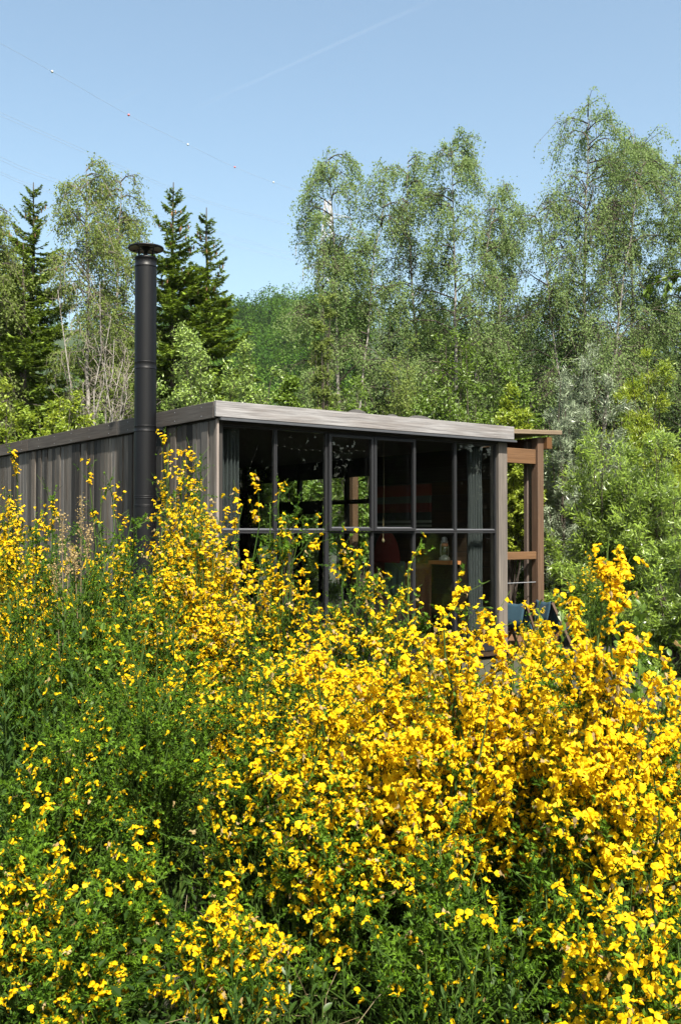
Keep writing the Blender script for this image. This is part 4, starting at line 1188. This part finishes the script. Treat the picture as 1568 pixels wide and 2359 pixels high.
# leafy trees and shrubs between
shrub('sallow_bush', 'light green sallow bush right of the flue pipe above the roof', 'shrub', 455, 735, 16.5, 150, 'sallow', 0.066, 0.030, 13500, 51, 18, TG, low=0.5, t0=0.45, sec=8)
shrub('sallow_bush', 'light green sallow bush above the highest roof corner', 'shrub', 560, 770, 18, 110, 'sallow', 0.066, 0.030, 9750, 52, 14, TG, low=0.5, t0=0.45, sec=8)
shrub('alder_tree', 'fresh green alder below the hill behind the roof', 'tree', 665, 850, 20, 85, 'mid_leaf', 0.085, 0.06, 6500, 53, 14, TG, low=0.5, t0=0.45, sec=8)
shrub('alder_tree', 'thin dark alder below the open birch', 'tree', 745, 640, 22, 60, 'birch_leaf_b', 0.07, 0.045, 4500, 54, 12, TG, low=0.5, t0=0.45, sec=8)
shrub('maple_bush', 'yellowish green bush above the plank wall at the left edge', 'shrub', 20, 880, 17, 120, 'lime_leaf', 0.075, 0.04, 9000, 55, 14, TG, low=0.5, t0=0.45, sec=8)
shrub('maple_bush', 'yellowish green bush above the middle of the plank wall', 'shrub', 140, 893, 16.5, 110, 'lime_leaf', 0.075, 0.04, 8000, 56, 14, TG, low=0.5, t0=0.45, sec=8)
shrub('sallow_bush', 'pale grey green bush beside the white birch trunk at the wall top', 'shrub', 235, 930, 17, 60, 'sallow', 0.07, 0.03, 3500, 57, 10, TG, low=0.5, t0=0.45, sec=8)
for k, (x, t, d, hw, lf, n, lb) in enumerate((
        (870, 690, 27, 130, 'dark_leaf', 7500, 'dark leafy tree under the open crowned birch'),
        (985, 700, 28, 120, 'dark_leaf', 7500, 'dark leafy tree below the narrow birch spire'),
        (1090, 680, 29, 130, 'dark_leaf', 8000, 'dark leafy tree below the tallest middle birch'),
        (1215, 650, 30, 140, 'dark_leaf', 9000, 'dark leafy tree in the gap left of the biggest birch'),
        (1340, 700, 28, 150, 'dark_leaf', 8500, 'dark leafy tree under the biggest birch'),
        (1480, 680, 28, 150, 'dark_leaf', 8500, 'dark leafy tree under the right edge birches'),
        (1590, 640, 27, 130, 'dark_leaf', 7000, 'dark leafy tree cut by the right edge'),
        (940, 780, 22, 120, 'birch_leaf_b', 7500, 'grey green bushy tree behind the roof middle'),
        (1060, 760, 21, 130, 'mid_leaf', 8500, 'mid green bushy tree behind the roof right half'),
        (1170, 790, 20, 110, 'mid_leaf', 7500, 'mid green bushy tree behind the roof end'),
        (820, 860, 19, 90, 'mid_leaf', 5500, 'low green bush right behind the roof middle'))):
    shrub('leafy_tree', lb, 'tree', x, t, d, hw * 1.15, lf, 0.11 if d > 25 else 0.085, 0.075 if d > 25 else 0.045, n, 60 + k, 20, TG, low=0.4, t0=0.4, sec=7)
shrub('leafy_bush', 'yellow green leafy bush touching the roof end', 'shrub', 1170, 885, 16.5, 85, 'lime_leaf', 0.075, 0.036, 8000, 75, 14, TG, low=0.5, t0=0.45, sec=8)
shrub('silver_willow', 'silvery grey willow rising above the porch roof', 'willow', 1340, 788, 17, 120, 'willow_grey', 0.085, 0.021, 12000, 76, 18, WG, style='willow', low=0.35, t0=0.35, sec=7)
shrub('silver_willow', 'smaller silvery willow right above the porch roof end', 'willow', 1290, 850, 16.5, 80, 'willow_grey', 0.085, 0.021, 6500, 77, 12, WG, style='willow', low=0.35, t0=0.35, sec=7)
shrub('willow_bush', 'bright green willow at the upper right beside the silvery one', 'willow', 1490, 800, 17.5, 110, 'lime_leaf', 0.095, 0.023, 10000, 78, 16, WG, style='willow', low=0.35, t0=0.35, sec=7)
shrub('willow_bush', 'willow with long leaves filling the view right of the porch post', 'willow', 1370, 1000, 15, 150, 'willow', 0.10, 0.023, 14000, 79, 24, WG, style='willow', low=0.03)
shrub('willow_bush', 'willow with long leaves at the right edge beside the porch', 'willow', 1520, 985, 14.5, 150, 'willow', 0.10, 0.023, 14000, 80, 24, WG, style='willow', low=0.03)
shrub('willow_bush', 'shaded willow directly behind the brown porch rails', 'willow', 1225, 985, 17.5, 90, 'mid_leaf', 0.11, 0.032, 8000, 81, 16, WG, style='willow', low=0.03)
shrub('willow_bush', 'low willow in front of the big willow at the right edge', 'willow', 1560, 1240, 12, 120, 'willow', 0.09, 0.021, 7000, 82, 14, WG, style='willow', low=0.03)
shrub('willow_bush', 'willow seen through the panes behind the cabin', 'willow', 700, 1000, 21, 100, 'sallow', 0.11, 0.035, 8000, 83, 16, WG, style='willow', low=0.03)
shrub('willow_bush', 'second willow seen through the panes behind the cabin', 'willow', 840, 1000, 19.5, 100, 'mid_leaf', 0.11, 0.035, 8000, 84, 16, WG, style='willow', low=0.03)
# branch reaching in at the right edge
def edge_branch():
    rg = np.random.default_rng(91)
    a = P(1700, 640, 9.0); tip = P(1500, 655, 9.0)
    root = empty('leafy_branch', tuple(a), 0, 'leafy branch tip hanging in at the right edge above the willows', 'branch')
    A = bez(np.zeros((1, 3)), ((tip - a) * .5 + np.array((0, 0, .12)))[None], (tip - a)[None], 9)
    B, _ = branch(rg, A, 9, 0.3, 1.0, (0.12, 0.3), (20, 50), -0.05, 4, 0.05, None, 0.3)
    g = G(); g.tubes(A, np.linspace(0.01, 0.003, 9)[None], 5); g.tubes(B, 0.003 + np.zeros((len(B), 4)), 4); g.build('twigs', M['twig'], root)
    lf = G(); lf.leaves(np.zeros((1, 3)), np.array([[1.0, 0, 0]]), np.array([[0, 0, 1.0]]), 0.085, 0.05, 0.5); me = lf.mesh('leaf', M['mid_leaf'])
    i = rg.integers(0, len(B), 70); p, d = interp_poly(B, i, rg.uniform(.3, 1, 70))
    Mx = frames(rg, d + rg.normal(0, .5, d.shape) + np.array([0, 0, -.4]))
    for j in range(70):
        o = link('leaf', me, root); o.matrix_local = Matrix([list(Mx[j, r]) + [p[j, r]] for r in range(3)] + [[0, 0, 0, 1]])
edge_branch()
# thicket off to the side that the panes mirror
def thicket():
    rg = np.random.default_rng(95); g = G()
    for k in range(7):
        c = np.array((14.5 + rg.uniform(-1, 1.5), 0.5 + k * 2.2, 2.6)); n = 7000
        u = norm(rg.normal(0, 1, (n, 3))) * rg.uniform(0.5, 1.1, (n, 1)) * np.array((1.8, 2.4, 3.6)) * (1 + 0.3 * np.sin(rg.uniform(0, 6)))
        p = c + u; p[:, 2] = np.abs(p[:, 2])
        g.leaves(p, rg.normal(0, 1, (n, 3)), rg.normal(0, 1, (n, 3)), 0.22, 0.17, rg.random(n), tri=True)
    tag(g.build('thicket', leaf_mat('thicket_leaf', (0.010, 0.020, 0.005), (0.02, 0.04, 0.008), 0.0, 0.9, 0.0)), 'thicket of dark leafy bushes beside the clearing', 'thicket', None, 'stuff')
thicket()

# ------------------------------------------------------------------ broom in front
broom('distant broom bush full of small flowers at the left edge before the plank wall', 40, 1085, 7.0, 95, 1.0, 101, 22, 0.3, 1.0, 900)
broom('broom bush cut by the left edge with orange yellow flowers', -30, 1190, 6.4, 90, 1.0, 102, 18, 0.3, 0.8, 700)
broom('tall thin broom with dangling sprigs right in front of the flue pipe foot', 420, 1068, 6.0, 92, 1.0, 103, 30, 0.35, 0.6, 700, wilt=0.15, tips=((372, 1012, 6.0), (385, 1030, 6.0), (450, 1022, 6.0), (465, 1050, 6.0), (425, 1040, 6.0)), flat=0.25)
broom('bushy broom over the plank corner beside the tall thin one', 470, 1140, 5.8, 85, 1.0, 136, 24, 0.25, 0.8, 800, wilt=0.15)
broom('sparse broom with a few sprigs before the plank wall left of the flue pipe', 260, 1140, 6.2, 80, 0.5, 104, 16, 0.4, 0.9, 600, tips=((205, 1088, 6.2), (235, 1130, 6.2)))
broom('broom leaning across the first window pane with withered blossoms', 500, 1190, 5.5, 105, 1.0, 105, 22, 0.35, 0.7, 800, wilt=0.2, tips=((595, 1118, 5.5), (560, 1160, 5.5)))
broom('green tipped broom in front of the second window pane', 640, 1150, 5.0, 75, 0.75, 106, 16, 0.4, 0.9, 600, tips=((622, 1165, 5.0), (660, 1200, 5.0)))
broom('broom with wilting tops in front of the lower middle panes', 800, 1265, 4.8, 95, 0.7, 107, 18, 0.35, 0.9, 700, wilt=0.2, tips=((820, 1290, 4.8), (870, 1320, 4.8)))
broom('low broom below the pane with the rust brown cloth', 940, 1295, 4.5, 95, 0.7, 108, 16, 0.35, 0.9, 700)
broom('broom below the plank wall with green and yellow shoots mixed', 370, 1330, 4.8, 130, 0.5, 109, 22, 0.4, 1.3, 800)
broom('broom below the first panes with many half open flowers', 570, 1400, 4.5, 120, 0.8, 110, 20, 0.35, 1.0, 800)
broom('large green broom bearing few flowers in the left middle', 330, 1480, 4.0, 190, 0.10, 111, 34, 0.2, 2.1, 900)
broom('green broom with loose flowers next to the leafy herbs on the left', 150, 1600, 3.7, 130, 0.25, 112, 22, 0.35, 1.5, 700)
broom('green and yellow broom left of the big golden bush', 600, 1540, 3.8, 120, 0.6, 113, 22, 0.3, 1.4, 800)
broom('golden broom whose thick flower cluster juts out to the left', 880, 1470, 3.4, 150, 1.0, 114, 26, 0.42, 1.0, 1300, tips=((700, 1530, 3.2), (720, 1545, 3.2), (735, 1520, 3.25), (690, 1550, 3.2)), drop=0.08)
broom('densest golden broom below the cabin window in the middle', 1020, 1385, 3.3, 150, 1.0, 115, 28, 0.42, 1.0, 1500, drop=0.02)
broom('golden broom in front of the grey corner post', 1165, 1470, 3.4, 135, 1.0, 116, 24, 0.42, 1.0, 1200, drop=0.03)
broom('golden broom with one tall spike rising against the willows', 1400, 1375, 3.0, 120, 1.0, 117, 24, 0.45, 1.0, 1200, tips=((1402, 1228, 3.0), (1398, 1275, 3.0), (1330, 1400, 3.0)), drop=0.08)
broom('golden broom at the right edge below the willows', 1530, 1470, 3.2, 110, 0.9, 118, 20, 0.42, 1.0, 900, drop=0.13)
broom('golden broom between the corner post and the tall spike', 1290, 1440, 3.7, 110, 1.0, 119, 20, 0.45, 1.0, 900, drop=0.06)
broom('nearest broom with the largest flowers in the lower right corner', 1490, 2010, 2.25, 165, 0.95, 120, 20, 0.3, 0.9, 560, indiv=300)
broom('low broom with yellow sprays in the lower left corner', 70, 1850, 3.1, 120, 0.7, 121, 20, 0.3, 1.2, 600)
broom('low broom with hanging yellow sprays at the bottom centre left', 520, 2040, 2.95, 150, 0.8, 122, 20, 0.3, 1.2, 700)
broom('loosely flowering broom in the hollow between the two bottom left brooms', 300, 1930, 3.15, 110, 0.35, 137, 18, 0.3, 1.3, 600)
broom('small leafy broom near the lower left corner with scattered flowers', 205, 2080, 2.9, 90, 0.4, 138, 14, 0.3, 1.1, 450)
broom('broom with flowers on its lower shoots in the middle foreground', 740, 1720, 3.2, 120, 0.7, 123, 20, 0.4, 1.5, 800)
broom('dark green broom without many flowers in the bottom middle', 1010, 1930, 2.8, 160, 0.12, 124, 20, 0.3, 1.15, 600)
broom('dark green broom at the bottom right of the middle', 1280, 1900, 2.9, 140, 0.2, 125, 18, 0.4, 1.05, 600)
broom('distant small broom behind the corner post by the deck chairs', 1225, 1395, 9.2, 45, 1.0, 126, 14, 0.3, 0.5, 450, indiv=60)
broom('tiny distant flowering broom tip within the willow', 1362, 1275, 12.0, 28, 0.6, 127, 9, 0.6, 0.4, 150, indiv=40)

broom('broom with mixed green and yellow shoots hiding the foot of the plank wall', 120, 1155, 6.3, 100, 0.4, 128, 22, 0.3, 1.2, 700)
broom('greenish broom below the pinkish seed heads', 195, 1250, 5.2, 105, 0.15, 129, 22, 0.3, 1.6, 700)
broom('yellow and green broom just left of the flue pipe foot', 305, 1190, 5.5, 90, 0.7, 130, 22, 0.3, 1.2, 700)
broom('mostly green broom at the left edge behind the herbs', 50, 1390, 4.9, 110, 0.08, 131, 20, 0.3, 1.5, 600)
broom('richly flowering broom below the flue pipe and the first pane', 440, 1165, 5.4, 90, 1.0, 132, 24, 0.3, 0.9, 900, wilt=0.12)
broom('orange yellow broom at the left edge in front of the distant one', 25, 1195, 5.9, 90, 1.0, 133, 20, 0.25, 0.9, 700)
broom('bright broom with flowers crowding the centre of the picture', 760, 1470, 3.9, 120, 0.9, 135, 24, 0.35, 1.1, 900)
# ------------------------------------------------------------------ herbs and grass
def leaf_mesh(name, L, Wd, mat, curl=0.18):
    """one lance shaped leaf with a folded midrib, base at the origin, pointing along x"""
    g = G(); n = 5; v = []
    for k in range(n + 1):
        t = k / n; w = Wd * 0.5 * (math.sin(math.pi * min(1, t * 0.92 + 0.06)) ** 0.8) * (1 if k < n else 0.1)
        z = -curl * L * t * t
        v += [(L * t, -w, z + 0.25 * w), (L * t, 0, z), (L * t, w, z + 0.25 * w)]
    q = []
    for k in range(n):
        a = k * 3
        q += [(a, a + 1, a + 4, a + 3), (a + 1, a + 2, a + 5, a + 4)]
    g.add(v, q, None, 0.25)
    return g.mesh(name, mat, True)
LM = {k: leaf_mesh('leaf', *a) for k, a in {
    'lance': (0.085, 0.021, M['herb_leaf']), 'long': (0.12, 0.020, M['herb_leaf']), 'broad': (0.085, 0.05, M['mid_leaf']), 'grey': (0.07, 0.022, M['herb_leaf']), 'dark': (0.075, 0.036, M['dark_leaf'])}.items()}
def herb(name, label, cat, x, top, depth, hw, kind, seed, n=7, per=26, scale=1.0, group='leafy herbs among the broom', stem='broom_stem', up=0.25):
    rg = np.random.default_rng(seed)
    tp = P(x, top, depth); sp = hw / FPX * depth
    b0 = float(gz(tp[0], depth)); H = tp[2] - b0
    root = empty(name, (tp[0], depth, b0), 0, label, cat, group)
    ph = rg.uniform(0, 6.28, n); rad = np.sqrt(rg.random(n)) * sp
    tg = np.stack([np.cos(ph) * rad, np.sin(ph) * rad, H * rg.uniform(0.62, 1, n)], -1); tg[0, 2] = H; tg[0, :2] *= 0.2
    st = np.stack([tg[:, 0] * .45, tg[:, 1] * .45, np.zeros(n)], -1)
    A = bez(st, st + (tg - st) * np.array((.3, .3, .6)), tg, 8)
    A[:, 1:-1] += rg.normal(0, 0.006, A[:, 1:-1].shape)
    g = G(); g.tubes(A, 0.003 * (0.4 + 0.6 * np.linspace(1, 0, 8)[None]) + np.zeros((n, 1)), 5, rg.random(n)); g.build('stems', M[stem], root)
    i = np.repeat(np.arange(n), per); t = np.tile(np.linspace(0.22, 1.0, per), n)
    p, d = interp_poly(A, i, t)
    a = np.tile(np.arange(per) * 2.4, n) + np.repeat(rg.uniform(0, 6, n), per)
    o = np.stack([np.cos(a), np.sin(a), np.zeros(len(a))], -1)
    f = norm(o * (1.15 - 0.75 * t[:, None]) + d * (0.3 + 0.5 * t[:, None]) + np.array([0, 0, up - .2]) + rg.normal(0, .18, d.shape))
    Mx = frames(rg, f) * ((0.62 if depth < 3.1 else 0.9) * scale * rg.uniform(0.7, 1.15, len(i)) * (1.05 - 0.55 * t ** 3))[:, None, None]
    for j in range(len(i)):
        o_ = link('leaf', LM[kind], root); o_.matrix_local = Matrix([list(Mx[j, r]) + [p[j, r]] for r in range(3)] + [[0, 0, 0, 1]])
    return root
herb('willowherb', 'pale leafy herb in front of the plank wall near the left edge', 'herb', 150, 1290, 5.4, 75, 'lance', 201, 9, 28)
herb('willowherb', 'tall leafy herb below the sparse broom sprigs', 'herb', 230, 1215, 5.6, 55, 'lance', 202, 8, 30)
herb('willowherb', 'leafy herb in the green gap left of the flue pipe foot', 'herb', 300, 1300, 5.3, 60, 'lance', 203, 8, 28)
herb('willowherb', 'leafy herb at the left edge under the distant broom', 'herb', 40, 1390, 4.9, 75, 'long', 204, 9, 30)
herb('willowherb', 'leafy herb right of the left edge grass stems', 'herb', 140, 1400, 4.6, 75, 'lance', 205, 9, 28, 1.1)
herb('willowherb', 'bright leafy herb above the large green broom', 'herb', 240, 1400, 4.6, 70, 'broad', 206, 8, 26, 0.8)
herb('willowherb', 'narrow leaved herb at the left edge beside the grass', 'herb', 10, 1500, 4.2, 70, 'long', 207, 9, 30)
herb('willowherb', 'grey leaved herb at the left edge in half shade', 'herb', 60, 1560, 3.9, 70, 'grey', 208, 8, 26)
herb('mallow', 'glossy broad leaved plant beside the foot of the corner post', 'plant', 1180, 1500, 3.6, 55, 'broad', 209, 6, 20, 0.9)
herb('mallow', 'broad leaved plant in front of the deck chairs', 'plant', 1290, 1385, 4.6, 55, 'broad', 210, 7, 20, 1.1)
herb('mallow', 'broad leaved plant behind the right broom below the willows', 'plant', 1480, 1395, 5.0, 90, 'broad', 211, 8, 22, 1.2)
herb('willow_shoot', 'young willow shoot before the lower panes next to the corner post', 'plant', 1085, 1440, 3.5, 28, 'long', 212, 4, 16, 0.9, up=0.6)
herb('thistle', 'leafy herb at the bottom edge below the yellow sprays', 'herb', 520, 2190, 2.6, 90, 'long', 214, 8, 22, 1.0)
herb('thistle', 'broad leaved herb at the bottom edge left of the middle', 'herb', 700, 2150, 2.7, 90, 'dark', 215, 8, 24, 0.9)
herb('thistle', 'leafy herb near the bottom right broom', 'herb', 1180, 2120, 2.65, 90, 'dark', 217, 8, 24, 0.9)
herb('thistle', 'leafy herb in the bottom middle right', 'herb', 1020, 2170, 2.6, 80, 'lance', 220, 8, 22, 0.8)
def dock(label, x, top, depth, seed):
    rg = np.random.default_rng(seed)
    tp = P(x, top, depth); b0 = float(gz(tp[0], depth)); H = tp[2] - b0
    root = empty('dock_plant', (tp[0], depth, b0), 0, label, 'plant', 'dry seed heads on the left')
    A = bez(np.zeros((3, 3)) + rg.normal(0, .02, (3, 3)) * [1, 1, 0], np.tile((0, 0, H * .6), (3, 1)), np.array([(0, 0, H), (.05, 0, H * .9), (-.05, .02, H * .84)]), 8)
    g = G(); g.tubes(A, 0.003 + np.zeros((3, 8)), 5); g.build('stems', M['straw'], root)
    i = rg.integers(0, 3, 420); p, d = interp_poly(A, i, rg.uniform(.84, 1, 420)); p = p + rg.normal(0, .014, p.shape)
    g = G(); g.leaves(p, rg.normal(0, 1, p.shape), rg.normal(0, 1, p.shape), 0.014, 0.010, rg.random(420)); g.build('seed_head', M['wilted'], root)['kind'] = 'stuff'
dock('pinkish dry seed head standing before the plank wall', 188, 1140, 5.9, 231)
dock('second pinkish dry seed head a little lower beside the first', 145, 1185, 5.8, 232)
def grass():
    rg = np.random.default_rng(240); g = G()
    N = 26000
    y = 1.9 + 8.5 * rg.random(N) ** 1.5; x = rg.uniform(-0.62, 0.62, N) * (y + 0.8)
    ok = ~((x > -2.2) & (y > 9.2)); x, y = x[ok], y[ok]; N = len(x)
    p = np.stack([x, y, gz(x, y) - 0.01], -1)
    cl = 0.5 + 0.5 * np.sin(x * 2.3 + 1) * np.cos(y * 1.9)
    d = rg.normal(0, 0.32, (N, 3)); d[:, 2] = 1; d = norm(d)
    L = rg.uniform(0.15, 0.5, N) * (0.6 + 0.6 * cl)
    s = norm(np.cross(d, rg.normal(0, 1, d.shape))); w = rg.uniform(0.003, 0.006, N)[:, None]
    bend = rg.uniform(0.05, 0.45, N)[:, None]; nrm = np.cross(s, d)
    m = p + d * L[:, None] * .55 + nrm * L[:, None] * bend * .25; e = p + d * L[:, None] + nrm * L[:, None] * bend - np.array([0, 0, 1]) * L[:, None] * bend * .5
    v = np.stack([p - s * w, p + s * w, m - s * w * .8, m + s * w * .8, e], 1)
    k = np.arange(N)[:, None] * 5
    g.add(v.reshape(-1, 3), k + np.array([0, 1, 3, 2]), k + np.array([2, 3, 4]), np.repeat(np.clip(cl * .5 + rg.random(N) * .5, 0, 1), 5))
    tag(g.build('grass', M['grass']), 'green grass growing between the broom bushes', 'grass', None, 'stuff')
    g = G(); N = 60
    y = rg.uniform(2.4, 5.5, N); x = np.where(rg.random(N) < 0.62, rg.uniform(-0.17, 0.02, N), rg.uniform(-0.37, 0.37, N)) * y
    A = bez(np.stack([x, y, gz(x, y)], -1), np.stack([x + rg.normal(0, .08, N), y, gz(x, y) + .35], -1), np.stack([x + rg.normal(0, .22, N), y + rg.normal(0, .2, N), gz(x, y) + rg.uniform(.15, .55, N)], -1), 5)
    g.tubes(A, 0.0016 * np.linspace(1, .5, 5)[None] + np.zeros((N, 1)), 3, rg.random(N)); tag(g.build('dry_stalks', M['straw']), 'dry straw coloured stalks among the grass', 'stalks', None, 'stuff')
    # low leafy ground cover under the bushes
    g = G(); N = 30000
    y = 2.2 + 8 * rg.random(N) ** 1.3; x = rg.uniform(-0.55, 0.55, N) * (y + .6)
    ok = ~((x > -2.2) & (y > 9.0)); x, y = x[ok], y[ok]; N = len(x)
    h = (0.25 + 0.3 * np.sin(x * 1.9 + 2) * np.sin(y * 1.4) ** 2 + 0.12 * np.sin(6 * x + 4 * y)).clip(0.08, .7)
    p = np.stack([x, y, gz(x, y) + h * rg.random(N) ** 0.6], -1)
    d = rg.normal(0, 1, (N, 3)); d[:, 2] = np.abs(d[:, 2]) * .5
    g.leaves(p, d, rg.normal(0, .5, (N, 3)) + np.array([0, -.2, 1]), rg.uniform(.025, .055, N), rg.uniform(.012, .026, N), rg.random(N))
    tag(g.build('ground_cover', leaf_mat('ground_cover_leaf', (0.012, 0.034, 0.004), (0.04, 0.085, 0.010), 0.2, 0.6, 0.1)), 'low leafy ground cover under the broom', 'ground cover', None, 'stuff')
grass()

# ------------------------------------------------------------------ haze
def haze():
    m, nt, out = newmat('haze_air')
    v = nt.nodes.new('ShaderNodeVolumePrincipled'); v.inputs['Color'].default_value = (0.86, 0.92, 1.0, 1); v.inputs['Density'].default_value = HAZE
    v.inputs['Anisotropy'].default_value = 0.2
    nt.links.new(v.outputs[0], out.inputs['Volume'])
    g = G(); g.box((-520, -130, -1.5), (520, 430, 100)); o = g.build('haze', m); tag(o, 'thin summer haze over the valley', None, None, 'stuff')
HAZE = 0.00010
haze()
